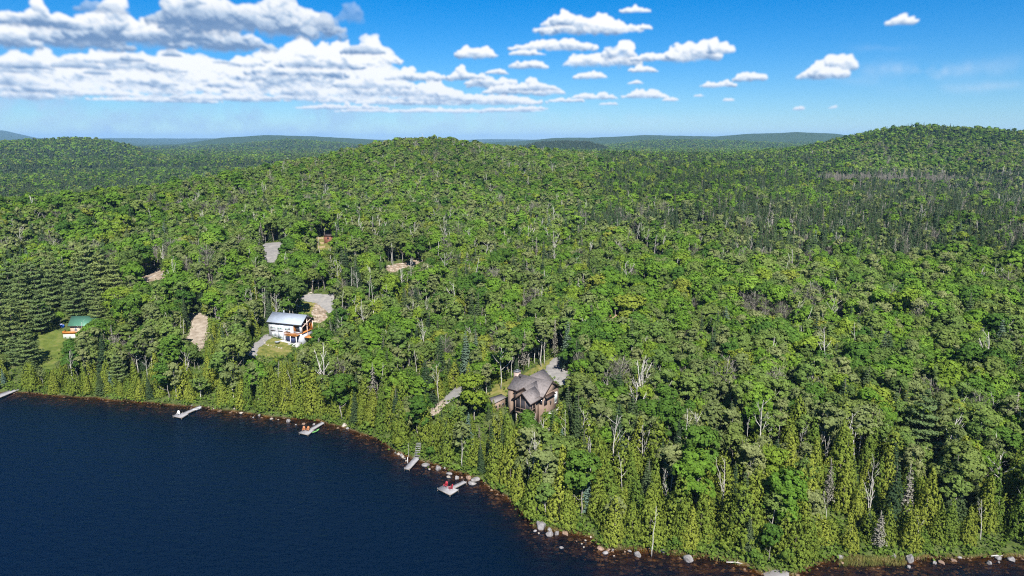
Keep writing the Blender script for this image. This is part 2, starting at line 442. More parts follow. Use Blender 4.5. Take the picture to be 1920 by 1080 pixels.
TH = np.concatenate([np.arange(-180, -60, 3.0), np.arange(-60, 60, 0.2), np.arange(60, 180.01, 3.0)])
RR = np.concatenate([[0.5, 30, 60, 80, 95], np.arange(104, 420, 2.0), np.exp(np.linspace(math.log(420), math.log(27000), 190))])
tg, rg = np.meshgrid(np.radians(TH), RR)
GX, GY = rg * np.sin(tg), rg * np.cos(tg)
GZ = ground_z(GX, GY)
def terr(x, y):
    """height of the terrain mesh itself (bilinear in its polar grid)"""
    x = np.asarray(x, float); y = np.asarray(y, float)
    r = np.clip(np.hypot(x, y), 1, 26900); th = np.degrees(np.arctan2(x, y))
    i = np.clip(np.searchsorted(RR, r) - 1, 0, len(RR) - 2); j = np.clip(np.searchsorted(TH, th) - 1, 0, len(TH) - 2)
    a = (r - RR[i]) / (RR[i + 1] - RR[i]); b = (th - TH[j]) / (TH[j + 1] - TH[j])
    return (GZ[i, j] * (1 - b) + GZ[i, j + 1] * b) * (1 - a) + (GZ[i + 1, j] * (1 - b) + GZ[i + 1, j + 1] * b) * a
def on_ground(px, py, zoff=0.0):
    """where the view ray of a pixel meets the terrain (raised by zoff)"""
    u, v = (px - 960) / F, (540 - py) / F
    d = np.array([u, CP + v * SP, v * CP - SP])
    t = np.exp(np.linspace(math.log(95), math.log(6000), 2500))
    X, Y, Z = d[0] * t, d[1] * t, H + d[2] * t
    g = terr(X, Y) + zoff
    k = np.argmax(Z < g)
    if k == 0: k = 1
    a0, a1 = Z[k - 1] - g[k - 1], Z[k] - g[k]
    f = a0 / (a0 - a1) if a0 != a1 else 0
    tt = t[k - 1] + (t[k] - t[k - 1]) * f
    p = np.array([d[0] * tt, d[1] * tt, 0.0]); p[2] = float(terr(p[0], p[1]))
    return p

# ------------------------------------------------------------------ materials
def mat_new(name):
    m = bpy.data.materials.new(name); m.use_nodes = True
    nt = m.node_tree; nt.nodes.clear()
    out = N(nt, 'ShaderNodeOutputMaterial')
    return m, nt, out
def plain(name, col, rough=0.7, noise=0.12, scale=1.5, metallic=0.0, spec=0.3, bump=0.0):
    m, nt, out = mat_new(name)
    b = N(nt, 'ShaderNodeBsdfPrincipled')
    b.inputs['Roughness'].default_value = rough; b.inputs['Metallic'].default_value = metallic
    b.inputs['Specular IOR Level'].default_value = spec
    tcn = N(nt, 'ShaderNodeTexCoord')
    nz = N(nt, 'ShaderNodeTexNoise'); nz.inputs['Scale'].default_value = scale; nz.inputs['Detail'].default_value = 4
    nt.links.new(tcn.outputs['Object'], nz.inputs['Vector'])
    hsv = N(nt, 'ShaderNodeMapRange'); hsv.inputs[1].default_value = .3; hsv.inputs[2].default_value = .7
    hsv.inputs[3].default_value = 1 - noise * 1.6; hsv.inputs[4].default_value = 1 + noise * 1.6
    nt.links.new(nz.outputs[0], hsv.inputs[0])
    mul = N(nt, 'ShaderNodeVectorMath', operation='SCALE'); mul.inputs[0].default_value = col[:3]
    nt.links.new(hsv.outputs[0], mul.inputs['Scale'])
    nt.links.new(mul.outputs[0], b.inputs['Base Color'])
    if bump:
        bp = N(nt, 'ShaderNodeBump'); bp.inputs['Strength'].default_value = bump; bp.inputs['Distance'].default_value = 0.2
        nt.links.new(nz.outputs[0], bp.inputs['Height']); nt.links.new(bp.outputs[0], b.inputs['Normal'])
    nt.links.new(b.outputs[0], out.inputs[0])
    return m

def ramp(nt, fac, stops):
    r = N(nt, 'ShaderNodeValToRGB')
    e = r.color_ramp.elements
    e[0].position = stops[0][0]; e[0].color = (*stops[0][1], 1)
    e[1].position = stops[-1][0]; e[1].color = (*stops[-1][1], 1)
    for p, col in stops[1:-1]:
        n = e.new(p); n.color = (*col, 1)
    nt.links.new(fac, r.inputs[0])
    return r.outputs[0]

def foliage(name, stops, trans=0.42, var=0.28):
    m, nt, out = mat_new(name)
    oi = N(nt, 'ShaderNodeObjectInfo')
    col = ramp(nt, oi.outputs['Random'], stops)
    at = N(nt, 'ShaderNodeAttribute', attribute_name='tint')
    geo = N(nt, 'ShaderNodeNewGeometry')
    nz = N(nt, 'ShaderNodeTexNoise'); nz.inputs['Scale'].default_value = 0.012; nz.inputs['Detail'].default_value = 2
    nt.links.new(geo.outputs['Position'], nz.inputs['Vector'])
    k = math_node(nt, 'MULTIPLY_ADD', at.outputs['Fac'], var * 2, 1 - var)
    nz2 = N(nt, 'ShaderNodeTexNoise'); nz2.inputs['Scale'].default_value = 0.0035; nz2.inputs['Detail'].default_value = 2
    nt.links.new(geo.outputs['Position'], nz2.inputs['Vector'])
    k2 = math_node(nt, 'ADD', math_node(nt, 'MULTIPLY_ADD', nz.outputs[0], 0.6, 0.36), math_node(nt, 'MULTIPLY', nz2.outputs[0], .72))
    k = math_node(nt, 'MULTIPLY', k, k2)
    mul = N(nt, 'ShaderNodeVectorMath', operation='SCALE'); nt.links.new(col, mul.inputs[0]); nt.links.new(k, mul.inputs['Scale'])
    d = N(nt, 'ShaderNodeBsdfDiffuse'); t = N(nt, 'ShaderNodeBsdfTranslucent')
    nt.links.new(mul.outputs[0], d.inputs['Color'])
    tm = N(nt, 'ShaderNodeVectorMath', operation='MULTIPLY'); tm.inputs[1].default_value = (1.15, 1.3, 0.6)
    nt.links.new(mul.outputs[0], tm.inputs[0]); nt.links.new(tm.outputs[0], t.inputs['Color'])
    mixs = N(nt, 'ShaderNodeMixShader'); mixs.inputs[0].default_value = trans
    nt.links.new(d.outputs[0], mixs.inputs[1]); nt.links.new(t.outputs[0], mixs.inputs[2])
    nt.links.new(mixs.outputs[0], out.inputs[0])
    return m

M = {}
M['cedar'] = foliage('cedar_foliage', [(0, (.062, .086, .014)), (.35, (.095, .122, .018)), (.7, (.122, .148, .022)), (1, (.088, .120, .032))])
M['maple'] = foliage('maple_foliage', [(0, (.030, .070, .013)), (.25, (.045, .095, .014)), (.5, (.060, .118, .016)), (.78, (.085, .140, .020)), (.9, (.13, .20, .015)), (1, (.15, .155, .028))], .3)
M['birch'] = foliage('birch_foliage', [(0, (.060, .100, .030)), (.4, (.080, .118, .040)), (.75, (.100, .135, .052)), (1, (.055, .105, .040))], .3)
M['pine'] = foliage('pine_needles', [(0, (.090, .135, .052)), (.5, (.120, .165, .056)), (1, (.155, .190, .062))], .2)
M['spruce'] = foliage('spruce_needles', [(0, (.030, .052, .024)), (.4, (.040, .066, .030)), (.75, (.052, .078, .030)), (.93, (.060, .085, .040)), (1, (.085, .125, .085))], .12)
M['blue_spruce'] = foliage('blue_spruce_needles', [(0, (.075, .125, .095)), (1, (.085, .13, .10))], .12)
M['grey_twig'] = foliage('grey_twigs', [(0, (.105, .098, .078)), (.5, (.145, .138, .115)), (1, (.19, .18, .15))], .05)
M['shrub'] = foliage('shrub_foliage', [(0, (.060, .120, .022)), (.6, (.10, .165, .030)), (1, (.16, .20, .03))], .3)
M['yellow'] = foliage('lime_foliage', [(0, (.15, .22, .012)), (1, (.19, .24, .015))], .35)
M['white_bark'] = plain('white_bark', (.42, .40, .365), .8, .2, 3)
M['grey_bark'] = plain('grey_bark', (.26, .235, .205), .9, .2, 3)
M['dark_bark'] = plain('dark_bark', (.10, .085, .07), .9, .2, 3)

# ------------------------------------------------------------------ mesh helpers
def mesh_np(name, V, Fc, mats, mi=None, tint=None, smooth_=False):
    me = bpy.data.meshes.new(name)
    V = np.asarray(V, np.float32)
    lens = np.array([len(f) for f in Fc]) if not isinstance(Fc, np.ndarray) else np.full(len(Fc), Fc.shape[1])
    flat = np.concatenate([np.asarray(f) for f in Fc]) if not isinstance(Fc, np.ndarray) else Fc.ravel()
    me.vertices.add(len(V)); me.vertices.foreach_set('co', V.ravel())
    me.loops.add(len(flat)); me.loops.foreach_set('vertex_index', flat.astype(np.int32))
    me.polygons.add(len(lens))
    st = np.concatenate([[0], np.cumsum(lens)[:-1]])
    me.polygons.foreach_set('loop_start', st.astype(np.int32)); me.polygons.foreach_set('loop_total', lens.astype(np.int32))
    for m in mats: me.materials.append(m)
    if mi is not None: me.polygons.foreach_set('material_index', np.asarray(mi, np.int32))
    if tint is not None:
        a = me.attributes.new('tint', 'FLOAT', 'FACE'); a.data.foreach_set('value', np.asarray(tint, np.float32))
    me.update(calc_edges=True)
    if smooth_: me.polygons.foreach_set('use_smooth', np.ones(len(lens), bool))
    return me
def link(name, me, parent=None, loc=None):
    o = bpy.data.objects.new(name, me); COL.objects.link(o)
    if parent is not None: o.parent = parent
    if loc is not None: o.location = loc
    return o
def tag(o, label=None, cat=None, group=None, kind=None):
    if label: o['label'] = label
    if cat: o['category'] = cat
    if group: o['group'] = group
    if kind: o['kind'] = kind
    return o
def empty(name, loc, rz=0.0):
    o = bpy.data.objects.new(name, None); COL.objects.link(o); o.empty_display_size = 0.5
    o.location = loc; o.rotation_euler = (0, 0, rz)
    return o

class MB:
    def __init__(s): s.v = []; s.f = []; s.m = []
    def add(s, V, Fs, mi=0):
        b = len(s.v); s.v += [tuple(map(float, p)) for p in V]; s.f += [[b + i for i in f] for f in Fs]; s.m += [mi] * len(Fs)
        return s
    def box(s, x0, x1, y0, y1, z0, z1, mi=0):
        return s.add([(x0, y0, z0), (x1, y0, z0), (x1, y1, z0), (x0, y1, z0), (x0, y0, z1), (x1, y0, z1), (x1, y1, z1), (x0, y1, z1)],
                     [[0, 3, 2, 1], [4, 5, 6, 7], [0, 1, 5, 4], [1, 2, 6, 5], [2, 3, 7, 6], [3, 0, 4, 7]], mi)
    def obox(s, c, ax, ay, az, mi=0):
        c, ax, ay, az = map(np.array, (c, ax, ay, az))
        V = [c + i * ax + j * ay + k * az for k in (-1, 1) for i, j in ((-1, -1), (1, -1), (1, 1), (-1, 1))]
        return s.add(V, [[0, 3, 2, 1], [4, 5, 6, 7], [0, 1, 5, 4], [1, 2, 6, 5], [2, 3, 7, 6], [3, 0, 4, 7]], mi)
    def bar(s, a, b, w, h=None, mi=0):
        a, b = np.array(a, float), np.array(b, float); h = h or w
        d = b - a; L = np.linalg.norm(d); d /= L
        up = np.array([0, 0, 1.]) if abs(d[2]) < .9 else np.array([1., 0, 0])
        sd = np.cross(d, up); sd /= np.linalg.norm(sd); u2 = np.cross(sd, d)
        return s.obox((a + b) / 2, d * L / 2, sd * w / 2, u2 * h / 2, mi)
    def tube(s, pts_, rad, n=6, mi=0):
        pts_ = [np.array(p, float) for p in pts_]; rings = []
        base = len(s.v)
        for k, p in enumerate(pts_):
            d = pts_[min(k + 1, len(pts_) - 1)] - pts_[max(k - 1, 0)]; d /= (np.linalg.norm(d) + 1e-9)
            up = np.array([0, 0, 1.]) if abs(d[2]) < .8 else np.array([1., 0, 0])
            a = np.cross(d, up); a /= np.linalg.norm(a); b = np.cross(a, d)
            rr = rad[k] if hasattr(rad, '__len__') else rad
            for i in range(n):
                t = 2 * math.pi * i / n
                s.v.append(tuple(p + rr * (math.cos(t) * a + math.sin(t) * b)))
        for k in range(len(pts_) - 1):
            for i in range(n):
                j = (i + 1) % n
                s.f.append([base + k * n + i, base + k * n + j, base + (k + 1) * n + j, base + (k + 1) * n + i]); s.m.append(mi)
        s.f.append([base + i for i in range(n)][::-1]); s.m.append(mi)
        s.f.append([base + (len(pts_) - 1) * n + i for i in range(n)]); s.m.append(mi)
        return s
    def prism(s, poly, z0, z1, mi=0):
        n = len(poly)
        V = [(x, y, z0) for x, y in poly] + [(x, y, z1) for x, y in poly]
        return s.add(V, [list(range(n))[::-1], [n + i for i in range(n)]] + [[i, (i + 1) % n, n + (i + 1) % n, n + i] for i in range(n)], mi)
    def mesh(s, name, mats, smooth_=False):
        return mesh_np(name, s.v, s.f, mats if isinstance(mats, (list, tuple)) else [mats], s.m, None, smooth_)
    def build(s, name, mats, parent=None, smooth_=False):
        return link(name, s.mesh(name, mats, smooth_), parent)

# ------------------------------------------------------------------ ground, water
def ground_material():
    m, nt, out = mat_new('forest_floor')
    b = N(nt, 'ShaderNodeBsdfDiffuse')
    geo = N(nt, 'ShaderNodeNewGeometry')
    nz = N(nt, 'ShaderNodeTexNoise'); nz.inputs['Scale'].default_value = .5; nz.inputs['Detail'].default_value = 6
    nt.links.new(geo.outputs['Position'], nz.inputs['Vector'])
    nb = N(nt, 'ShaderNodeTexNoise'); nb.inputs['Scale'].default_value = .08; nb.inputs['Detail'].default_value = 8
    nt.links.new(geo.outputs['Position'], nb.inputs['Vector'])
    litter = ramp(nt, nz.outputs[0], [(.3, (.035, .050, .016)), (.5, (.06, .085, .024)), (.7, (.095, .11, .042))])
    green = ramp(nt, nb.outputs[0], [(.3, (.020, .038, .018)), (.5, (.032, .058, .024)), (.7, (.050, .082, .030))])
    sep = N(nt, 'ShaderNodeSeparateXYZ'); nt.links.new(geo.outputs['Position'], sep.inputs[0])
    dist = N(nt, 'ShaderNodeVectorMath', operation='LENGTH'); nt.links.new(geo.outputs['Position'], dist.inputs[0])
    # the open canopy of the far woods is the ground cover out there
    mr = N(nt, 'ShaderNodeMapRange'); mr.inputs[1].default_value = 900; mr.inputs[2].default_value = 2600
    nt.links.new(dist.outputs['Value'], mr.inputs[0])
    mixc = N(nt, 'ShaderNodeMix', data_type='RGBA'); nt.links.new(mr.outputs[0], mixc.inputs[0])
    nt.links.new(litter, mixc.inputs[6]); nt.links.new(green, mixc.inputs[7])
    # lake bed: brown sand and stones below the water line
    bedn = N(nt, 'ShaderNodeTexNoise'); bedn.inputs['Scale'].default_value = .35; bedn.inputs['Detail'].default_value = 6
    nt.links.new(geo.outputs['Position'], bedn.inputs['Vector'])
    bed = ramp(nt, bedn.outputs[0], [(.38, (.020, .012, .006)), (.56, (.055, .031, .012)), (.74, (.14, .080, .028))])
    wl = N(nt, 'ShaderNodeMapRange'); wl.inputs[1].default_value = 0.06; wl.inputs[2].default_value = 0.28
    nt.links.new(sep.outputs[2], wl.inputs[0])
    mix2 = N(nt, 'ShaderNodeMix', data_type='RGBA'); nt.links.new(wl.outputs[0], mix2.inputs[0])
    nt.links.new(bed, mix2.inputs[6]); nt.links.new(mixc.outputs[2], mix2.inputs[7])
    nt.links.new(mix2.outputs[2], b.inputs['Color'])
    nt.links.new(b.outputs[0], out.inputs[0])
    return m
nr, ntg = GZ.shape
idx = np.arange(nr * ntg).reshape(nr, ntg)
quads = np.stack([idx[:-1, :-1], idx[1:, :-1], idx[1:, 1:], idx[:-1, 1:]], -1).reshape(-1, 4)[:, ::-1]
gme = mesh_np('ground', np.stack([GX, GY, GZ], -1).reshape(-1, 3), quads[:, ::-1], [ground_material()], smooth_=True)
tag(link('ground', gme), kind='structure')

def water_material():
    m, nt, out = mat_new('lake_water')
    geo = N(nt, 'ShaderNodeNewGeometry')
    n1 = N(nt, 'ShaderNodeTexNoise'); n1.inputs['Scale'].default_value = 0.6; n1.inputs['Detail'].default_value = 5; n1.inputs['Roughness'].default_value = .6
    mp = N(nt, 'ShaderNodeMapping'); mp.inputs['Scale'].default_value = (0.55, 1.2, 1); mp.inputs['Rotation'].default_value = (0, 0, .35)
    nt.links.new(geo.outputs['Position'], mp.inputs[0]); nt.links.new(mp.outputs[0], n1.inputs['Vector'])
    bp = N(nt, 'ShaderNodeBump'); bp.inputs['Strength'].default_value = 1.0; bp.inputs['Distance'].default_value = .42
    nt.links.new(n1.outputs[0], bp.inputs['Height'])
    at = N(nt, 'ShaderNodeAttribute', attribute_name='depth')
    # Beer-Lambert: how much of the light is lost in the brown lake water before the bed
    tr = math_node(nt, 'EXPONENT', math_node(nt, 'MULTIPLY', at.outputs['Fac'], -0.85))
    body = N(nt, 'ShaderNodeBsdfDiffuse'); body.inputs['Color'].default_value = (.0006, .0050, .0150, 1)
    clear = N(nt, 'ShaderNodeBsdfTransparent'); clear.inputs['Color'].default_value = (.95, .80, .58, 1)
    m1 = N(nt, 'ShaderNodeMixShader'); nt.links.new(tr, m1.inputs[0]); nt.links.new(body.outputs[0], m1.inputs[1]); nt.links.new(clear.outputs[0], m1.inputs[2])
    gl = N(nt, 'ShaderNodeBsdfGlossy'); gl.inputs['Roughness'].default_value = .12; gl.inputs['Color'].default_value = (.22, .44, .74, 1)
    nt.links.new(bp.outputs[0], gl.inputs['Normal'])
    fr = N(nt, 'ShaderNodeFresnel'); fr.inputs['IOR'].default_value = 1.33; nt.links.new(bp.outputs[0], fr.inputs['Normal'])
    m2 = N(nt, 'ShaderNodeMixShader'); nt.links.new(fr.outputs[0], m2.inputs[0]); nt.links.new(m1.outputs[0], m2.inputs[1]); nt.links.new(gl.outputs[0], m2.inputs[2])
    nt.links.new(m2.outputs[0], out.inputs[0])
    return m
WT = np.concatenate([np.arange(-180, -60, 3.0), np.arange(-60, 60, 0.25), np.arange(60, 180.01, 3.0)])
WS = np.concatenate([[0, .2, .4, .55, .65, .72, .78], np.linspace(.82, 1.0, 36)])
tt, ss = np.meshgrid(np.radians(WT), WS)
rw = (shore_r(np.degrees(tt)) + 5) * ss
WX, WY = rw * np.sin(tt), rw * np.cos(tt)
dep = np.clip(-terr(WX, WY), 0, 20)
a_, b_ = WX.shape
ix = np.arange(a_ * b_).reshape(a_, b_)
wq = np.stack([ix[:-1, :-1], ix[1:, :-1], ix[1:, 1:], ix[:-1, 1:]], -1).reshape(-1, 4)
wme = mesh_np('lake_water', np.stack([WX, WY, WX * 0], -1).reshape(-1, 3), wq[:, ::-1], [water_material()])
at = wme.attributes.new('depth', 'FLOAT', 'POINT'); at.data.foreach_set('value', dep.ravel().astype(np.float32))
tag(link('lake_water', wme), kind='structure')

# ------------------------------------------------------------------ tree shapes
def cards(C, Nn, w, h, r, upbias=None):
    """diamond leaf clumps at C facing Nn"""
    n = len(C)
    Nn = Nn / (np.linalg.norm(Nn, axis=1, keepdims=True) + 1e-9)
    t = r.normal(size=(n, 3)) if upbias is None else upbias + r.normal(size=(n, 3)) * .35
    U = np.cross(Nn, t); U /= (np.linalg.norm(U, axis=1, keepdims=True) + 1e-9)
    Vv = np.cross(Nn, U)
    w = np.broadcast_to(w, (n,))[:, None]; h = np.broadcast_to(h, (n,))[:, None]
    bend = Nn * (w * .22)
    V = np.stack([C - U * w, C - Vv * h - bend, C + U * w, C + Vv * h - bend], 1).reshape(-1, 3)
    return V, np.arange(n * 4).reshape(n, 4)

def sph(n, r):
    v = r.normal(size=(n, 3)); return v / np.linalg.norm(v, axis=1, keepdims=True)

def crown_maple(Ht, n, r, w=None, narrow=1.0, base=.28, lobes=13):
    """broad crown of overlapping leafy lobes"""
    R = Ht * .265 * narrow
    zc = Ht * (base + (1 - base) * .5); rz = Ht * (1 - base) * .5
    LC, LR = [], []
    for k in range(lobes):
        d = sph(1, r)[0]
        q = r.uniform(.45, .82)
        if k < 2: d = np.array([0, 0, 1.]) + .3 * d; q = .6
        LC.append(np.array([d[0] * R * q, d[1] * R * q, zc + d[2] * rz * q])); LR.append(R * r.uniform(.36, .56) * (1.1 if d[2] > 0 else .9))
    LC, LR = np.array(LC), np.array(LR)
    ns = max(12, n // 16)
    k = r.choice(lobes, ns, p=LR ** 2 / (LR ** 2).sum())
    d = sph(ns, r); d[:, 2] = np.where(d[:, 2] < -.35, -d[:, 2], d[:, 2])
    P0 = LC[k] + d * (LR[k] * r.uniform(.80, 1.10, ns))[:, None] * np.array([1, 1, .78])
    sr = R * r.uniform(.16, .27, ns) * math.sqrt(160 / ns) ** .5
    q = r.integers(0, ns, n)
    dd = sph(n, r); fl = (dd * d[q]).sum(1) < -.2; dd[fl] *= -1
    C = P0[q] + dd * (sr[q] * r.uniform(.55, 1.05, n))[:, None] * np.array([1, 1, .72])
    Nn = dd * .7 + d[q] * .55 + r.normal(size=(n, 3)) * .32 + np.array([0, 0, .30])
    s = w if w else math.sqrt(R * rz * 17 / n)
    V, Fc = cards(C, Nn, s * r.uniform(.7, 1.3, n), s * r.uniform(.6, 1.1, n), r)
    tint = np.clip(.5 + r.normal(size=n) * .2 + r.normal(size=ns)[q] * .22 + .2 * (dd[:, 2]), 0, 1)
    return V, Fc, tint, (LC, LR)

def crown_cedar(Ht, n, r, w=None, rad=.17, pw=.85):
    """dense tapering column down to the ground, with vertical flutes"""
    ns = max(30, n // 12)
    nl = 1                                     # secondary leaders beside the main stem
    lead = [(0, 0, 1.0, 1.0)] + [(r.normal() * .055 * Ht, r.normal() * .055 * Ht, r.uniform(.62, .9), r.uniform(.6, .85)) for _ in range(nl)]
    wts = np.array([l[2] * l[3] for l in lead]); li = r.choice(nl + 1, ns, p=wts / wts.sum())
    L_ = np.array(lead)[li]
    z = 1 - r.random(ns) ** .62
    a = r.uniform(0, 2 * math.pi, ns)
    Rz = Ht * rad * np.maximum(0, 1 - z) ** pw * (.80 + .20 * np.minimum(1, z * 6)) * L_[:, 3] + Ht * .006
    rr = Rz * r.uniform(.74, 1.14, ns)
    P0 = np.stack([L_[:, 0] + np.cos(a) * rr, L_[:, 1] + np.sin(a) * rr, .03 * Ht + z * Ht * .96 * L_[:, 2]], 1)
    dirs = np.stack([np.cos(a), np.sin(a), np.full(ns, .35)], 1)
    q = r.integers(0, ns, n)
    sr = Ht * .026 * (1 - z * .55) * r.uniform(.7, 1.4, ns) * (300 / max(ns, 60)) ** .3
    dd = sph(n, r); fl = (dd * dirs[q]).sum(1) < -.1; dd[fl] *= -1
    C = P0[q] + dd * (sr[q] * r.uniform(.5, 1.05, n))[:, None] * np.array([1, 1, 1.5])
    C[:, 2] = np.maximum(C[:, 2], .05)
    Nn = dd * .55 + dirs[q] * .8 + r.normal(size=(n, 3)) * .28
    s = w if w else math.sqrt(Ht * Ht * rad * 3.4 / n)
    V, Fc = cards(C, Nn, s * r.uniform(.6, 1.1, n), s * r.uniform(.7, 1.35, n), r)
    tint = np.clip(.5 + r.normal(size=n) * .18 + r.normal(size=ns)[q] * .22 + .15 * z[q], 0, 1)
    return V, Fc, tint, None

def crown_spruce(Ht, n, r, w=None, rad=.17, base=.08, sparse=1.0):
    """whorls of drooping boughs"""
    L = int(Ht * 1.5 * sparse) + 4
    lev = r.integers(0, L, n)
    # more cards on the wide low whorls
    u = r.random(n)
    f = 1 - np.sqrt(u); lev = np.clip((f * L).astype(int), 0, L - 1)
    z0 = base + (1 - base) * (lev + .5) / L
    nb = 9
    br = r.integers(0, nb, n)
    off = r.random((L, nb)) * .5; length = r.uniform(.7, 1.12, (L, nb))
    a = (br + off[lev, br] + lev * .37) / nb * 2 * math.pi
    q = np.sqrt(r.random(n))
    Rz = Ht * rad * (1 - z0) ** .9 * length[lev, br] + Ht * .01
    rr = Rz * q
    side = r.normal(size=n) * .16 * rr
    C = np.stack([np.cos(a) * rr - np.sin(a) * side, np.sin(a) * rr + np.cos(a) * side, z0 * Ht - .22 * rr + r.normal(size=n) * .05], 1)
    Nn = np.stack([np.cos(a) * .8, np.sin(a) * .8, np.full(n, .75)], 1) + r.normal(size=(n, 3)) * .45
    s = w if w else math.sqrt(Ht * Ht * rad * 3.2 / n)
    V, Fc = cards(C, Nn, s * r.uniform(.5, 1.0, n), s * r.uniform(.6, 1.1, n), r)
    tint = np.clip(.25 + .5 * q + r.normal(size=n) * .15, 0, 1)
    return V, Fc, tint, None

def crown_pine(Ht, n, r, w=None, rad=.24, base=.22, thin=0):
    """tall white pine: long flat plumes held in tiers"""
    L = 9
    nb = 7
    u = r.random(n); lev = np.clip(((1 - u ** .75) * L).astype(int), 0, L - 1)
    br = r.integers(0, nb, n)
    off = r.random((L, nb)) * .9; length = r.uniform(.55, 1.15, (L, nb)); dz = r.normal(size=(L, nb)) * .02
    t = lev / (L - 1)
    prof = np.clip(1.15 * (1 - t) ** .62, .12, 1) * (.72 + .28 * np.minimum(1, t * 4))
    a = (br + off[lev, br]) / nb * 2 * math.pi
    q = r.random(n) ** .6 * .8 + .22
    Rz = Ht * rad * prof * length[lev, br]
    rr = Rz * q
    side = r.normal(size=n) * .24 * Rz * np.sin(q * 2.6)
    zz = (base + (1 - base) * (t * .97)) * Ht + dz[lev, br] * Ht + .10 * rr + .10 * Rz * q * q
    C = np.stack([np.cos(a) * rr - np.sin(a) * side, np.sin(a) * rr + np.cos(a) * side, zz + r.normal(size=n) * .20], 1)
    Nn = np.stack([np.cos(a) * .75, np.sin(a) * .75, np.full(n, .85)], 1) + r.normal(size=(n, 3)) * .55
    s = w if w else math.sqrt(Ht * Ht * rad * 4.6 / n)
    V, Fc = cards(C, Nn, s * r.uniform(.7, 1.3, n), s * r.uniform(.45, .8, n), r)
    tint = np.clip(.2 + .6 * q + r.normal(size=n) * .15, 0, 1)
    bl = [(lev_, b_, (b_ + off[lev_, b_]) / nb * 2 * math.pi) for lev_ in range(0, L, 1) for b_ in range(nb)]
    limbs = []
    for lv, b_, aa in bl:
        tt_ = lv / (L - 1); pr = np.clip(1.15 * (1 - tt_) ** .62, .12, 1) * (.72 + .28 * min(1, tt_ * 4))
        R1 = Ht * rad * pr * length[lv, b_] * .8
        zb = (base + (1 - base) * tt_ * .97) * Ht + dz[lv, b_] * Ht
        limbs.append(((0, 0, zb), (math.cos(aa) * R1, math.sin(aa) * R1, zb + .16 * R1)))
    return V, Fc, tint, limbs

def crown_twigs(Ht, n, r, zlo=.3, R=.24):
    """bare fine twigs of a leafless crown"""
    zc = Ht * (zlo + (1 - zlo) * .5); rz = Ht * (1 - zlo) * .5
    d = sph(n, r); q = r.random(n) ** .45
    C = np.stack([d[:, 0] * Ht * R * q, d[:, 1] * Ht * R * q, zc + d[:, 2] * rz * q], 1)
    dirn = C - np.array([0, 0, Ht * zlo]); dirn /= np.linalg.norm(dirn, axis=1, keepdims=True)
    dirn += r.normal(size=(n, 3)) * .5; dirn /= np.linalg.norm(dirn, axis=1, keepdims=True)
    sd = np.cross(dirn, r.normal(size=(n, 3))); sd /= np.linalg.norm(sd, axis=1, keepdims=True)
    Lh = r.uniform(.4, 1.0, n)[:, None]; wv = r.uniform(.020, .045, n)[:, None]
    V = np.stack([C - dirn * Lh, C + sd * wv, C + dirn * Lh, C - sd * wv], 1).reshape(-1, 3)
    return V, np.arange(n * 4).reshape(n, 4), np.clip(.5 + r.normal(size=n) * .25, 0, 1), None

def branches(Ht, r, lean=.05, first=.45, nb=7, rad=.16, spread=.45, sub=3, up=.8, top=1.0):
    """trunk and limbs as tubes"""
    mb = MB()
    bend = r.normal(size=2) * lean * Ht
    path = []
    K = 7
    for k in range(K):
        t = k / (K - 1)
        path.append((bend[0] * t * t + r.normal() * .008 * Ht * (k > 0), bend[1] * t * t + r.normal() * .008 * Ht * (k > 0), -.3 + (Ht * top + .3) * t))
    mb.tube(path, [rad * (1 - .78 * (k / (K - 1))) for k in range(K)], 6)
    pa = np.array(path)
    def at_h(t):
        f = t * (K - 1); i = min(int(f), K - 2); return pa[i] + (pa[i + 1] - pa[i]) * (f - i)
    for b in range(nb):
        t = first + (0.95 - first) * (b + r.uniform(0, .8)) / nb
        a = r.uniform(0, 6.28); L = Ht * spread * r.uniform(.5, 1.0) * (1.1 - t * .75)
        p0 = at_h(t); dv = np.array([math.cos(a), math.sin(a), up * r.uniform(.7, 1.5)]); dv /= np.linalg.norm(dv)
        p1 = p0 + dv * L * .5 + r.normal(size=3) * .04 * L
        p2 = p1 + (dv + np.array([0, 0, .35])) * L * .5 + r.normal(size=3) * .06 * L
        r0 = rad * (1 - .7 * t) * .72
        mb.tube([p0, p1, p2], [r0, r0 * .7, r0 * .25], 5)
        for s_ in range(sub):
            q = p0 + (p1 - p0) * r.uniform(.5, 1.0) if s_ % 2 else p1 + (p2 - p1) * r.uniform(0, .7)
            a2 = a + r.uniform(-1.1, 1.1); d2 = np.array([math.cos(a2), math.sin(a2), up * r.uniform(.4, 1.6)]); d2 /= np.linalg.norm(d2)
            mb.tube([q, q + d2 * L * r.uniform(.25, .45)], [r0 * .45, r0 * .15], 4)
    return mb

def trunk_simple(Ht, r, rad=.16, top=.85, n=5):
    mb = MB(); b = r.normal(size=2) * .015 * Ht
    mb.tube([(0, 0, -.4), (b[0] * .3, b[1] * .3, Ht * top * .5), (b[0], b[1], Ht * top)], [rad, rad * .7, rad * .25], n)
    return mb

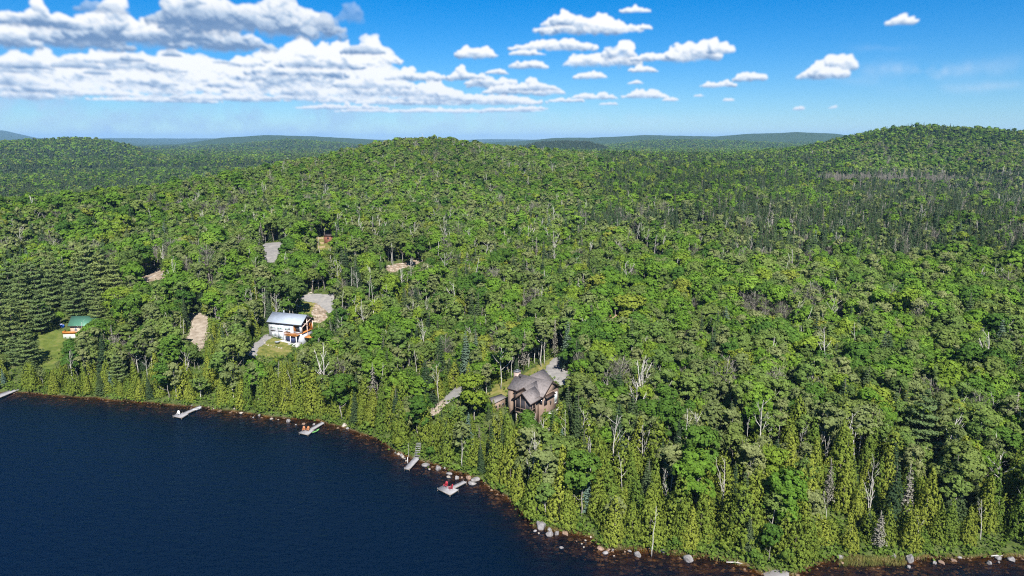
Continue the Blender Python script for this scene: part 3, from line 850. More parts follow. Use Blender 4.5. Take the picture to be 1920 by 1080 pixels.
# kind -> dict of levels; each level is a list of (crown mesh, trunk mesh, joined mesh, height)
KINDS = {}
TONES = {'maple': [('deep green', [(0, (0.048, 0.103, 0.020)), (.5, (0.063, 0.125, 0.022)), (1, (0.083, 0.149, 0.024))]), ('fresh green', [(0, (0.083, 0.160, 0.022)), (.6, (0.105, 0.188, 0.024)), (1, (0.130, 0.212, 0.030))]),
                   ('dull green', [(0, (0.078, 0.123, 0.032)), (.5, (0.103, 0.151, 0.037)), (1, (0.130, 0.171, 0.044))]), ('lime green', [(0, (0.120, 0.185, 0.024)), (.7, (0.142, 0.207, 0.026)), (1, (0.165, 0.185, 0.033))])],
         'birch': [('grey green', [(0, (0.113, 0.147, 0.050)), (.5, (0.140, 0.174, 0.062)), (1, (0.173, 0.196, 0.077))]), ('soft green', [(0, (0.095, 0.155, 0.037)), (1, (0.132, 0.188, 0.046))])],
         'cedar': [('olive', [(0, (0.115, 0.160, 0.026)), (1, (0.148, 0.188, 0.030))]), ('yellow olive', [(0, (0.148, 0.183, 0.030)), (1, (0.182, 0.212, 0.033))]), ('mid green', [(0, (0.085, 0.137, 0.024)), (1, (0.113, 0.162, 0.029))])]}
for k_, tl in TONES.items():
    for q, (nm, st) in enumerate(tl): M[k_ + str(q)] = foliage(nm.replace(' ', '_') + '_' + k_, st, .28 if k_ != 'cedar' else .15)
TONE_OF = {'maple': [0, 1, 2, 1, 0, 2, 1, 3], 'birch': [0, 1, 0, 1, 0], 'cedar': [0, 1, 2, 0, 1, 0]}
def variant(kind, lod, seed):
    r = np.random.default_rng(seed * 97 + {'cedar': 1, 'maple': 2, 'birch': 3, 'pine': 4, 'spruce': 5, 'blue_spruce': 6, 'snag': 7, 'bare': 8, 'shrub': 9, 'grey_spruce': 10, 'aspen': 11}[kind] * 1009)
    n = {0: 2600, 1: 1000, 2: 260, 3: 90}[lod]
    cm = tm = None
    if kind == 'cedar':
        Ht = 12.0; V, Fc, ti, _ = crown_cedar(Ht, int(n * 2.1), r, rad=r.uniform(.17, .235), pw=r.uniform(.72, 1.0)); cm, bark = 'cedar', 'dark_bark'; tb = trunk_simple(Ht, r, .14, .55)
    elif kind == 'maple':
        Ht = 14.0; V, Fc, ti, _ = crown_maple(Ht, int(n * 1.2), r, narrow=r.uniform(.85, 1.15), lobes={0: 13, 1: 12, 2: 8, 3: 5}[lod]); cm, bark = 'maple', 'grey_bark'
        tb = branches(Ht, r, .02, .3, 6, .17, .34, 1, .7, .85) if lod < 2 else trunk_simple(Ht, r)
    elif kind == 'birch':
        Ht = 14.0; V, Fc, ti, _ = crown_maple(Ht, int(n * .85), r, narrow=r.uniform(.55, .8), base=.36, lobes={0: 15, 1: 12, 2: 8, 3: 5}[lod], w=None if lod > 1 else {0: .26, 1: .40}[lod]); cm, bark = 'birch', 'white_bark'
        tb = branches(Ht, r, .03, .35, 7, .13, .30, 2, .9, .95) if lod < 2 else trunk_simple(Ht, r, .13)
    elif kind == 'pine':
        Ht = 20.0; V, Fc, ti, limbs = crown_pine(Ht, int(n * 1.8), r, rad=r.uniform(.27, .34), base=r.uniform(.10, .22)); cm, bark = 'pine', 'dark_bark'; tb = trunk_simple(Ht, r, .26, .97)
        if lod < 2:
            for a, b in limbs: tb.tube([a, b], [.07, .02], 3)
    elif kind == 'spruce':
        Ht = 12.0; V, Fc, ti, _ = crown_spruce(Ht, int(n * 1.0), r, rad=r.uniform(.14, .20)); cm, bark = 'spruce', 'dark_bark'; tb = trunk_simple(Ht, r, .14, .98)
    elif kind == 'blue_spruce':
        Ht = 10.0; V, Fc, ti, _ = crown_spruce(Ht, int(n * 1.0), r, rad=.20, base=.03); cm, bark = 'blue_spruce', 'dark_bark'; tb = trunk_simple(Ht, r, .14, .98)
    elif kind == 'grey_spruce':
        Ht = 13.0; V, Fc, ti, _ = crown_spruce(Ht, int(n * .45), r, rad=.13, base=.2, w=.22); cm, bark = 'grey_twig', 'grey_bark'; tb = trunk_simple(Ht, r, .15, .99)
    elif kind == 'snag':
        Ht = 13.0; V = Fc = ti = None; bark = 'white_bark'
        st = seed % 6
        if st < 3: tb = branches(Ht, r, .06, .45, 7, .16, .44, 3, .95)
        elif st == 3: tb = branches(Ht, r, .03, .62, 4, .15, .22, 2, 1.2)
        elif st == 4: tb = branches(Ht, r, .10, .5, 4, .13, .3, 1, .6)
        else:
            tb = branches(Ht, r, .05, .4, 6, .17, .38, 3, 1.3)
            t2 = branches(Ht * .92, r, .16, .4, 6, .15, .36, 3, 1.3); tb.add(t2.v, t2.f)
    elif kind == 'bare':
        Ht = 13.0; V, Fc, ti, _ = crown_twigs(Ht, int(n * .55), r); cm, bark = 'grey_twig', 'grey_bark'; tb = branches(Ht, r, .03, .3, 11, .16, .42, 4, .8)
    elif kind == 'shrub':
        Ht = 2.2; V, Fc, ti, _ = crown_maple(Ht, int(n * .35), r, narrow=2.0, base=.02, lobes=7); cm, bark = 'shrub', 'dark_bark'; tb = trunk_simple(Ht, r, .05, .6, 4)
    if kind in TONES: cm = kind + str(TONE_OF[kind][seed])
    trunk = tb.mesh(kind + '_trunk', M[bark])
    crown = mesh_np(kind + '_crown', V, Fc, [M[cm]], None, ti) if V is not None else None
    if V is None: joined = trunk
    else:
        nv = len(V)
        JF = [list(q) for q in Fc] + [[nv + i for i in f] for f in tb.f]
        joined = mesh_np(kind + '_tree', np.concatenate([V, np.array(tb.v)]), JF, [M[cm], M[bark]], [0] * len(Fc) + [1] * len(tb.f), list(ti) + [.5] * len(tb.f))
    return dict(crown=crown, trunk=trunk, joined=joined, H=Ht)

NV = {'cedar': 6, 'maple': 8, 'birch': 5, 'pine': 4, 'spruce': 4, 'blue_spruce': 2, 'snag': 6, 'bare': 3, 'shrub': 3, 'grey_spruce': 2}
LODS = {'cedar': (0, 1, 2), 'maple': (0, 1, 2, 3), 'birch': (0, 1, 2), 'pine': (0, 1, 2), 'spruce': (0, 1, 2, 3), 'blue_spruce': (1,), 'snag': (1,), 'bare': (1,), 'shrub': (1,), 'grey_spruce': (1,)}
for k_ in NV:
    KINDS[k_] = {l: [variant(k_, l, s) for s in range(NV[k_])] for l in LODS[k_]}

# ------------------------------------------------------------------ clearings and things that must stay in view
PATCH = {
    'gravel_yard': [(561, 561), (567, 555), (580, 552), (625, 551), (627, 590), (612, 584), (591, 567), (578, 566)],
    'stone_slope': [(591, 567), (613, 584), (612, 597), (600, 606), (588, 604), (583, 590)],
    'yard_grass': [(557, 580), (566, 565), (591, 567), (583, 589), (572, 588)],
    'gravel_path': [(500, 627), (508, 634), (490, 650), (480, 668), (470, 672), (461, 661), (474, 646)],
    'terrace_grass': [(494, 632), (548, 640), (548, 656), (520, 654), (498, 646)],
    'bank_grass': [(498, 645), (545, 656), (540, 668), (505, 672), (480, 664), (486, 652)],
    'sand_clearing': [(355, 585), (387, 590), (394, 613), (384, 646), (373, 663), (366, 646), (349, 637), (357, 617)],
    'rock_clearing': [(262, 524), (275, 516), (300, 503), (314, 511), (312, 523), (285, 527), (268, 530)],
    'gravel_turnaround': [(491, 461), (500, 456), (530, 454), (532, 467), (522, 491), (497, 493)],
    'rocky_cut': [(722, 516), (723, 500), (745, 494), (775, 491), (792, 480), (806, 479), (800, 488), (775, 499), (745, 507)],
    'log_yard': [(592, 446), (615, 441), (626, 446), (626, 462), (615, 470), (590, 468)],
    'gravel_lane': [(866, 718), (877, 717), (871, 736), (852, 750), (836, 759), (832, 748), (850, 730)],
    'dirt_track': [(832, 748), (838, 757), (822, 772), (814, 784), (806, 780), (808, 764)],
    'gravel_drive': [(1058, 664), (1041, 671), (1026, 684), (1023, 699), (1031, 703), (1037, 712), (1050, 723), (1065, 723), (1076, 714), (1070, 695), (1060, 695), (1050, 685), (1057, 673)],
    'house_lawn': [(1050, 665), (1030, 674), (1014, 682), (991, 694), (972, 706), (952, 711), (930, 722), (912, 739), (918, 748), (948, 742), (960, 722), (996, 706), (1013, 700), (1024, 703), (1023, 690), (1040, 672)],
    'cottage_lawn': [(66, 688), (96, 692), (112, 672), (128, 645), (115, 621), (100, 612), (82, 606), (72, 626), (74, 650)],
    'far_clearing': [(0, 331), (42, 333), (42, 336), (0, 334)],
    'orange_cut': [(1140, 584), (1192, 580), (1192, 587), (1165, 590), (1148, 598), (1141, 594)],
}
KEEP = {   # pixel areas kept in view (houses, stacks), with the distance of what stands there
    'white_house': ([(494, 604), (512, 580), (577, 586), (591, 600), (588, 636), (560, 652), (545, 660), (492, 640)], 243),
    'brown_house': ([(950, 728), (966, 700), (975, 700), (1014, 690), (1030, 706), (1050, 722), (1048, 748), (1020, 762), (1005, 772), (985, 768), (966, 757), (950, 760)], 177),
    'shed': ([(917, 754), (948, 738), (952, 744), (940, 758), (922, 763)], 170),
    'cottage': ([(115, 637), (116, 612), (128, 593), (148, 593), (150, 612), (146, 634)], 268),
    'hut': ([(607, 441), (622, 441), (624, 456), (608, 458)], 340),
    'woodpile': ([(882, 758), (915, 742), (918, 750), (886, 762)], 178),
    'logs': ([(1058, 692), (1078, 682), (1078, 690), (1060, 698)], 195),
    'stairs': ([(774, 846), (790, 843), (792, 862), (770, 866)], 160),
}
def in_poly(x, y, poly):
    x = np.asarray(x); y = np.asarray(y)
    p = np.array(poly, float); q = np.roll(p, -1, 0)
    res = np.zeros(x.shape, bool)
    for (x1, y1), (x2, y2) in zip(p, q):
        cnd = ((y1 > y) != (y2 > y)) & (x < (x2 - x1) * (y - y1) / (y2 - y1 + 1e-12) + x1)
        res ^= cnd
    return res
PATCH_XY = {k: np.array([on_ground(a, b)[:2] for a, b in v]) for k, v in PATCH.items()}
PROT = [(v, float(PATCH_XY[k][:, 1].max())) for k, v in PATCH.items() if k not in ('far_clearing',)] + [(v, d) for v, d in KEEP.values()]
_cp = on_ground(137, 632)
FOOT = {'brown_house': (6.0, 173.8, 10.5), 'white_house': (-80.5, 238.4, 10), 'cottage': (_cp[0] + 2.2, _cp[1] + 4.6, 6.5)}
print('COTTAGE', _cp)

# ------------------------------------------------------------------ where every tree stands
def scatter(r0, r1, space, seed, half=46):
    r = np.random.default_rng(seed)
    X, Y = [], []
    rr = r0
    while rr < r1:
        s = space(rr)
        m = int(2 * math.radians(half) * rr / s)
        t = (np.arange(m) + r.uniform(-.42, .42, m) + r.random()) / m * 2 * half - half
        q = rr + r.uniform(-.45, .45, m) * s
        X.append(q * np.sin(np.radians(t))); Y.append(q * np.cos(np.radians(t)))
        rr += s * .92
    return np.concatenate(X), np.concatenate(Y)
x1, y1 = scatter(100, 470, lambda r: 2.75 + .0026 * (r - 100), 1)
x2, y2 = scatter(470, 1300, lambda r: 3.75 + .0028 * (r - 470), 2, 43)
x3, y3 = scatter(1300, 5200, lambda r: 7.5 + .0036 * (r - 1300), 3, 42)
X = np.concatenate([x1, x2, x3]); Y = np.concatenate([y1, y2, y3])
R_ = np.hypot(X, Y); T_ = np.degrees(np.arctan2(X, Y))
S_ = R_ - shore_r(T_)
Z = terr(X, Y)
ok = (S_ > .9) & (Z > .15)
X, Y, R_, T_, S_, Z = [a[ok] for a in (X, Y, R_, T_, S_, Z)]
PXg, PYg, DEP = proj(X, Y, Z)
n_ = len(X)
rt = np.random.default_rng(77)
u = rt.random(n_)
patchy = lattice(X, Y, 28, 31); patchy2 = lattice(X, Y, 60, 33); patchy3 = lattice(X, Y, 14, 35)
kind = np.full(n_, 'maple', dtype=object)
def pick(mask, table):
    """table: list of (kind, weight)"""
    ks, ws = zip(*table); cs = np.cumsum(np.array(ws) / sum(ws))
    kk = np.searchsorted(cs, u[mask]); kind[mask] = np.array(ks, dtype=object)[np.minimum(kk, len(ks) - 1)]
near = R_ < 1300
band = np.where(PXg > 700, 24, 17) + 8 * patchy
leftb = (PXg < 520)
shore_band = (S_ < band)
mid_band = (~shore_band) & (S_ < band + 32) & near
rest = (~shore_band) & (~mid_band)
pick(rest & (patchy > 0.1), [('maple', .72), ('birch', .19), ('spruce', .05), ('snag', .018), ('bare', .025)])
pick(rest & (patchy <= 0.1), [('maple', .45), ('birch', .38), ('spruce', .08), ('cedar', .04), ('snag', .035), ('bare', .04)])
pick(rest & (PXg > 380) & (PXg < 900) & (PYg > 440), [('maple', .40), ('birch', .28), ('spruce', .17), ('cedar', .05), ('snag', .085), ('bare', .02), ('grey_spruce', .01)])
pick(rest & (PXg > 900) & (PXg < 1120) & (PYg > 430), [('maple', .40), ('birch', .25), ('spruce', .17), ('cedar', .08), ('snag', .04), ('bare', .02), ('grey_spruce', .02)])
pick(mid_band & (patchy2 > 0), [('cedar', .34), ('birch', .28), ('maple', .14), ('spruce', .12), ('snag', .03), ('bare', .02), ('grey_spruce', .008)])
pick(mid_band & (patchy2 <= 0), [('cedar', .40), ('birch', .17), ('maple', .24), ('spruce', .11), ('snag', .025), ('bare', .01)])
pick(mid_band & (PXg > 760) & (PXg < 1090), [('cedar', .34), ('birch', .07), ('maple', .16), ('spruce', .36), ('snag', .02), ('grey_spruce', .02)])
pick(shore_band, [('cedar', .79), ('birch', .07), ('spruce', .05), ('maple', .07), ('snag', .012), ('grey_spruce', .004)])
pick((S_ < 2.6), [('shrub', .75), ('cedar', .25)])
dark = (R_ > 330) & (R_ < 1100) & (PXg > 1230 + 200 * patchy2) & (PYg < 505 + 25 * patchy) & (PYg > 335)
pick(dark, [('spruce', .74), ('maple', .08), ('birch', .09), ('snag', .015), ('grey_spruce', .06), ('bare', .02)])
dark2 = (R_ > 330) & (R_ < 1300) & (PXg > 1120) & (PYg < 400) & (PYg > 300) & (PXg < 1600)
pick(dark2, [('spruce', .68), ('maple', .28), ('grey_spruce', .01)])
farm = (R_ >= 1300)
pick(farm & (Z < 45) & (PXg < 700), [('spruce', .72), ('maple', .28)])
pick(farm & ~((Z < 45) & (PXg < 700)), [('maple', .55), ('spruce', .45)])
pick((R_ > 560) & (R_ < 1300) & (PXg < 430) & (Z < 30), [('spruce', .8), ('maple', .2)])
pick((R_ > 2300) & (R_ < 3600) & (PXg > 960) & (PXg < 1140) & (PYg < 284), [('spruce', 1.0)])  # spruce only: their dark tone stands in for a cloud shadow here
pines = ((PXg < 75) & (PYg < 715) & (PYg > 560)) | ((PXg > 85) & (PXg < 215) & (PYg > 525) & (PYg < 608)) | ((PXg < 95) & (PYg > 500) & (PYg <= 560))
pines &= R_ < 360
# dead stand along the bog on the right
bog = (R_ > 560) & (R_ < 1000) & (PXg > 1530) & (PYg > 341 + 3 * patchy) & (PYg < 351 + 4 * patchy3)
pick(bog, [('grey_spruce', .45), ('bare', .55)])

# clearings
keep = np.ones(n_, bool)
nearm = R_ < 480
for k_, poly in PATCH_XY.items():
    keep &= ~(nearm & in_poly(X, Y, poly))
for cxf, cyf, rf in FOOT.values(): keep &= ~((X - cxf) ** 2 + (Y - cyf) ** 2 < rf * rf)
# dock landings stay open
for (a, b, rr_) in [(377, 760, 2.5), (607, 791, 2.5), (785, 850, 3.2), (874, 901, 2.4), (32, 727, 3)]:
    p = P3(a, b, 0); keep &= ~((X - p[0]) ** 2 + (Y - p[1]) ** 2 < rr_ ** 2)

hfac = {'cedar': (11.4, .20), 'maple': (11.6, .17), 'birch': (12.2, .18), 'pine': (20, .12), 'spruce': (12, .30), 'snag': (13, .22), 'bare': (12.5, .16), 'shrub': (2.0, .3), 'grey_spruce': (13, .18), 'blue_spruce': (9, .15)}
kind[pines & (kind != 'shrub')] = 'pine'
# pines stand wider apart
thin = (kind == 'pine') & (rt.random(n_) > .13)
keep &= ~thin
tall = np.zeros(n_)
for k_, (hb, sd) in hfac.items():
    m = kind == k_
    tall[m] = hb * np.clip(1 + rt.normal(size=m.sum()) * sd, .5, 1.45)
tall[(kind == 'cedar') & (S_ < 10)] *= .92
tall[(kind == 'cedar') & (PXg < 480)] *= .82
tall *= np.where(kind == 'maple', 1 + .16 * np.clip(patchy3 + patchy2 * .5, -1, 1), 1)
tall[(kind == 'snag') | (kind == 'bare')] = np.maximum(tall[(kind == 'snag') | (kind == 'bare')], 11.5)
tall[bog] *= .8
CR = {'cedar': .20, 'maple': .265, 'birch': .20, 'pine': .30, 'spruce': .17, 'snag': .12, 'bare': .24, 'shrub': .6, 'grey_spruce': .13, 'blue_spruce': .2}
crad = np.array([CR[k] for k in kind]) * tall
# broad crowns need room
m = (kind == 'maple') & (R_ < 1300)
keep &= ~(m & (rt.random(n_) > .78)); m = (kind == 'birch') & near; keep &= ~(m & (rt.random(n_) > .88))
keep &= ~((kind == 'cedar') & (S_ < 60) & (rt.random(n_) > np.where(S_ < 10, .80, .58)))
keep &= ~((kind == 'shrub') & (rt.random(n_) > .55))
# nothing may hide the houses, drives and clearings
hide = np.zeros(n_, bool)
nm = np.where(nearm & keep)[0]
for poly, dist in PROT:
    xs = [p[0] for p in poly]; ys = [p[1] for p in poly]
    cand = nm[(Y[nm] < dist) & (np.abs(PXg[nm] - np.mean(xs)) < 90)]
    for hf in (.1, .3, .5, .7, .9, .99):
        for sx_ in (-.75, 0, .75):
            wf = crad[cand] * (1 - hf * .6) * sx_
            a, b, _d = proj(X[cand] + wf, Y[cand], Z[cand] + tall[cand] * hf)
            hide[cand] |= in_poly(a, b, poly)
short_ok = hide & keep
keep &= ~hide
# lower growth takes the place of what would stand in the way
fill = np.where(short_ok)[0]
for k_, poly in PATCH_XY.items():
    fill = fill[~in_poly(X[fill], Y[fill], poly)]
left = fill.copy()
orig_t = tall[fill].copy(); 
for fac in (.8, .62, .46, .33, .22, .13):
    if not len(left): break
    tt_ = np.maximum(tall[left] * fac, 1.2); kk_ = kind[left].copy()
    if fac < .3: kk_[:] = 'shrub'
    elif fac < .6: kk_[kk_ == 'maple'] = 'cedar'
    cr_ = np.array([CR[k] for k in kk_]) * tt_
    bad = np.zeros(len(left), bool)
    for poly, dist in PROT:
        for hf in (.3, .6, .85, 1.0):
            for sx_ in (-.6, 0, .6):
                a, b, _d = proj(X[left] + cr_ * sx_ * (1.1 - hf * .6), Y[left], Z[left] + tt_ * hf)
                bad |= (Y[left] < dist) & in_poly(a, b, poly)
    good = left[~bad]
    tall[good] = tt_[~bad]; kind[good] = kk_[~bad]; crad[good] = cr_[~bad]; keep[good] = True
    left = left[bad]

shr = np.ones(n_)
# trees the photograph picks out one by one: (kind, px, py of the top, height, [variant])
SINGLE = [
    # white dead birches
    ('snag', 1152, 782, 15, 0), ('snag', 1170, 846, 12, 4), ('snag', 1208, 795, 12, 5), ('snag', 1060, 765, 11, 4), ('snag', 1255, 880, 10, 5), ('snag', 1226, 950, 11, 3),
    ('snag', 1362, 862, 12, 5), ('snag', 1557, 925, 8, 0), ('snag', 1638, 900, 9, 5), ('snag', 1850, 938, 9, 1), ('snag', 1888, 858, 13, 0), ('snag', 1612, 780, 13, 0), ('snag', 1553, 822, 8, 5),
    ('snag', 1402, 780, 10, 3), ('snag', 1640, 860, 10, 2), ('snag', 1878, 815, 11, 3), ('snag', 1916, 770, 12, 3), ('snag', 1502, 800, 9, 1), ('snag', 1728, 960, 6, 2),
    ('snag', 962, 415, 11, 1), ('snag', 1002, 412, 12, 2), ('snag', 1050, 446, 9, 0), ('snag', 1068, 440, 9, 5), ('snag', 1175, 450, 12, 3),
    ('snag', 1196, 418, 15, 0), ('snag', 1206, 422, 15, 2), ('snag', 1214, 428, 15, 1), ('snag', 1228, 440, 15, 5), ('snag', 1242, 442, 15, 5), ('snag', 1312, 438, 14, 5), ('snag', 1210, 500, 10, 3),
    ('snag', 1180, 494, 16, 0), ('snag', 1410, 442, 12, 2), ('snag', 1292, 455, 13, 3), ('snag', 1138, 690, 11, 2),
    ('snag', 697, 404, 15, 3), ('snag', 768, 418, 12, 2), ('snag', 735, 455, 12, 3), ('snag', 802, 405, 9, 1), ('snag', 820, 452, 15, 3), ('snag', 484, 428, 10, 3), ('snag', 453, 446, 12, 1), ('snag', 465, 470, 9, 5),
    ('snag', 457, 540, 10, 1), ('snag', 492, 538, 13, 4), ('snag', 478, 525, 11, 4), ('snag', 515, 516, 9, 3), ('snag', 402, 555, 11, 4), ('snag', 412, 572, 9, 4), ('snag', 443, 508, 7, 2),
    ('snag', 657, 500, 12, 4), ('snag', 668, 510, 12, 1), ('snag', 690, 515, 13, 3), ('snag', 697, 525, 12, 3), ('snag', 640, 545, 10, 3), ('snag', 622, 602, 8, 4), ('snag', 663, 570, 11, 5), ('snag', 752, 500, 11, 5),
    ('snag', 800, 520, 13, 0), ('snag', 870, 563, 9, 1), ('snag', 545, 690, 9, 4), ('snag', 764, 645, 12, 3), ('snag', 780, 657, 11, 3), ('snag', 336, 592, 8, 4), ('snag', 272, 665, 9, 1), ('snag', 373, 680, 5, 3),
    ('snag', 765, 828, 4.5, 3), ('snag', 240, 628, 6, 3), ('snag', 910, 590, 12, 3), ('snag', 1022, 610, 13, 3), ('snag', 618, 455, 10, 0), ('snag', 597, 440, 12, 3),
    # live birches with clear white stems
    ('birch', 938, 618, 18, 1), ('birch', 1016, 590, 17, 0), ('birch', 1134, 672, 12, 2), ('birch', 1286, 696, 14, 1), ('birch', 1316, 700, 14, 3), ('birch', 1350, 706, 13, 2), ('birch', 1347, 802, 10, 0), ('birch', 1445, 770, 12, 1),
    ('birch', 805, 640, 12, 1), ('birch', 893, 650, 12, 0), ('birch', 1230, 705, 13, 2), ('birch', 325, 555, 9, 3), ('birch', 852, 640, 10, 4),
    # bare grey crowns
    ('bare', 1418, 545, 14, 0), ('bare', 1436, 562, 12, 1), ('bare', 1400, 548, 13, 2), ('bare', 1462, 565, 11, 1), ('bare', 1478, 572, 10, 0), ('bare', 1387, 535, 12, 2), ('bare', 1300, 558, 10, 1), ('bare', 1655, 508, 10, 0),
    ('bare', 1575, 570, 10, 2), ('bare', 1797, 560, 9, 1), ('bare', 935, 612, 15, 0), ('bare', 350, 480, 14, 2), ('bare', 392, 512, 12, 1), ('bare', 1520, 468, 12, 0), ('bare', 1555, 460, 11, 1),
    # grey spruces and tamaracks
    ('grey_spruce', 1085, 520, 17, 0), ('grey_spruce', 1041, 600, 13, 1), ('grey_spruce', 696, 678, 14, 0), ('grey_spruce', 1561, 856, 12, 1), ('grey_spruce', 1712, 870, 13, 0), ('grey_spruce', 982, 538, 14, 1), ('grey_spruce', 900, 795, 6, 0),
    # pines
    ('pine', 1733, 732, 17, 0), ('pine', 30, 500, 21, 1), ('pine', -25, 560, 21, 2), ('pine', 62, 490, 20, 3), ('pine', 12, 570, 19, 0), ('pine', 45, 610, 15, 1), ('pine', 110, 488, 19, 2), ('pine', 150, 484, 19, 0), ('pine', 186, 470, 20, 1), ('pine', 208, 482, 18, 3),
    ('pine', 92, 506, 17, 3), ('pine', 178, 552, 13, 2), ('pine', 245, 585, 11, 1), ('pine', 1330, 330, 17, 0), ('pine', 1310, 345, 16, 2), ('pine', 130, 520, 17, 1), ('pine', 170, 510, 17, 2), ('pine', 1300, 385, 15, 1),
    ('pine', 66, 545, 17, 2), ('pine', -5, 530, 22, 3), ('pine', 215, 660, 11.5, 2),
    # blue green spruces on the shore
    ('blue_spruce', 130, 698, 5.2, 0), ('blue_spruce', 2, 690, 6, 1), ('blue_spruce', 1101, 885, 9, 0), ('blue_spruce', 876, 770, 9, 1), ('blue_spruce', 205, 695, 6, 1), ('blue_spruce', 1055, 800, 9, 1), ('blue_spruce', 1300, 650, 9, 0),
    # single bright maples
    ('maple', 1160, 640, 13, 0), ('maple', 1215, 560, 12, 1),
    # the conifers on the skyline of the right hill
    ('spruce', 1780, 222, 13, 0), ('spruce', 1800, 222, 14, 1), ('spruce', 1874, 232, 15, 2), ('spruce', 1764, 226, 10, 3), ('spruce', 1838, 232, 9, 0), ('spruce', 1905, 241, 10, 1),
]
sx, sy, sz, sk, sh_, sv = [], [], [], [], [], []
for k_, px, py, ht, vr in SINGLE:
    p = on_ground(px, py, ht)
    sx.append(p[0]); sy.append(p[1]); sz.append(p[2]); sk.append(k_); sh_.append(ht); sv.append(vr)
sx, sy, sz, sh_, sv = map(np.array, (sx, sy, sz, sh_, sv)); sk = np.array(sk, dtype=object)
for i in range(len(sx)):
    rad_ = {'snag': 2.2, 'bare': 4.0, 'birch': 2.6, 'pine': 3.8, 'maple': 3.5}.get(sk[i], 2.2)
    keep &= ~((X - sx[i]) ** 2 + (Y - sy[i]) ** 2 < rad_ ** 2)
    # the pale ones show against lower growth in front of them
    if sk[i] in ('snag', 'bare', 'grey_spruce', 'pine') or (sk[i] == 'birch'):
        d0 = sy[i]
        m = keep & nearm & (Y < d0) & (Y > d0 - 60)
        tx, ty, _ = proj(sx[i], sy[i], sz[i] + sh_[i] * {'pine': .20, 'snag': .35}.get(sk[i], .5))
        wpx = crad[m] * F / DEP[m] * .75 + (2 if sk[i] != 'pine' else 22)
        ii = np.where(m)[0]
        near_ = np.abs(PXg[ii] - tx) < wpx
        ii = ii[near_]
        for _k in range(3):
            a, b, _d = proj(X[ii], Y[ii], Z[ii] + tall[ii] * .97)
            bad = ii[b < ty]
            tall[bad] *= .80; shr[bad] *= .80

# hidden behind the hills for good
order = np.argsort(R_)
tb_ = np.round((T_ + 50) * 4).astype(int)
el_top = (Z + tall - H) / R_
horizon = np.full(500, -9.0); cull = np.zeros(n_, bool)
el_g = (Z + tall * .7 - H) / R_
for i in order:
    b = tb_[i]
    if R_[i] > 450 and el_top[i] < horizon[b] - .012: cull[i] = True
    if el_g[i] > horizon[b]: horizon[b] = el_g[i]
keep &= ~cull
sel = keep & (PXg > -160) & (PXg < 2080) | (keep & (R_ < 260))
def cut(a): return a[sel]
X, Y, Z, R_, T_, S_, kind, tall, crad, PXg, PYg, DEP, bog, shr = map(cut, (X, Y, Z, R_, T_, S_, kind, tall, crad, PXg, PYg, DEP, bog, shr))
var = rt.integers(0, 60, len(X))
# wild variants do not repeat the clear pale ones everywhere
X = np.concatenate([X, sx]); Y = np.concatenate([Y, sy]); Z = np.concatenate([Z, sz]); kind = np.concatenate([kind, sk]); tall = np.concatenate([tall, sh_]); var = np.concatenate([var, sv])
bog = np.concatenate([bog, np.zeros(len(sx), bool)]); shr = np.concatenate([shr, np.ones(len(sx))])
named = np.concatenate([np.zeros(len(R_), bool), np.ones(len(sx), bool)])
R_ = np.hypot(X, Y); T_ = np.degrees(np.arctan2(X, Y)); S_ = R_ - shore_r(T_)
crad = np.array([CR[k] for k in kind]) * tall
PXg, PYg, DEP = proj(X, Y, Z); PXt, PYt, _ = proj(X, Y, Z + tall)
n_ = len(X)
rotz = rt.uniform(0, 6.283, n_)
scl = tall / np.array([{'cedar': 12., 'maple': 14., 'birch': 14., 'pine': 20., 'spruce': 12., 'blue_spruce': 10., 'grey_spruce': 13., 'snag': 13., 'bare': 13., 'shrub': 2.2}[k] for k in kind])
wid = scl * rt.uniform(.85, 1.2, n_) * shr ** -.8
far_f = 1 + .35 * smooth(1300, 4500, R_)
wid *= far_f
lean = rt.normal(size=(n_, 2)) * .03

# how much of each tree the picture shows: front to back over a coarse raster
GW, GH = 640, 360
buf = np.zeros((GH, GW), bool); seen = np.zeros(n_)
for i in np.argsort(Y):
    if R_[i] > 900: break
    k3 = GW / 1920
    x0, x1_ = (PXg[i] - crad[i] * F / DEP[i] * .8) * k3, (PXg[i] + crad[i] * F / DEP[i] * .8) * k3
    y0, y1_ = PYt[i] * k3, (PYg[i] if kind[i] in ('cedar', 'spruce', 'blue_spruce', 'shrub') else PYt[i] + (PYg[i] - PYt[i]) * .7) * k3
    a0, a1, b0, b1 = max(0, int(x0)), min(GW, int(x1_) + 1), max(0, int(y0)), min(GH, int(y1_) + 1)
    if a1 <= a0 or b1 <= b0: continue
    sub = buf[b0:b1, a0:a1]
    seen[i] = (~sub).sum() * (.35 if kind[i] == 'snag' else 1)
    if kind[i] not in ('snag', 'bare'): sub[:] = True

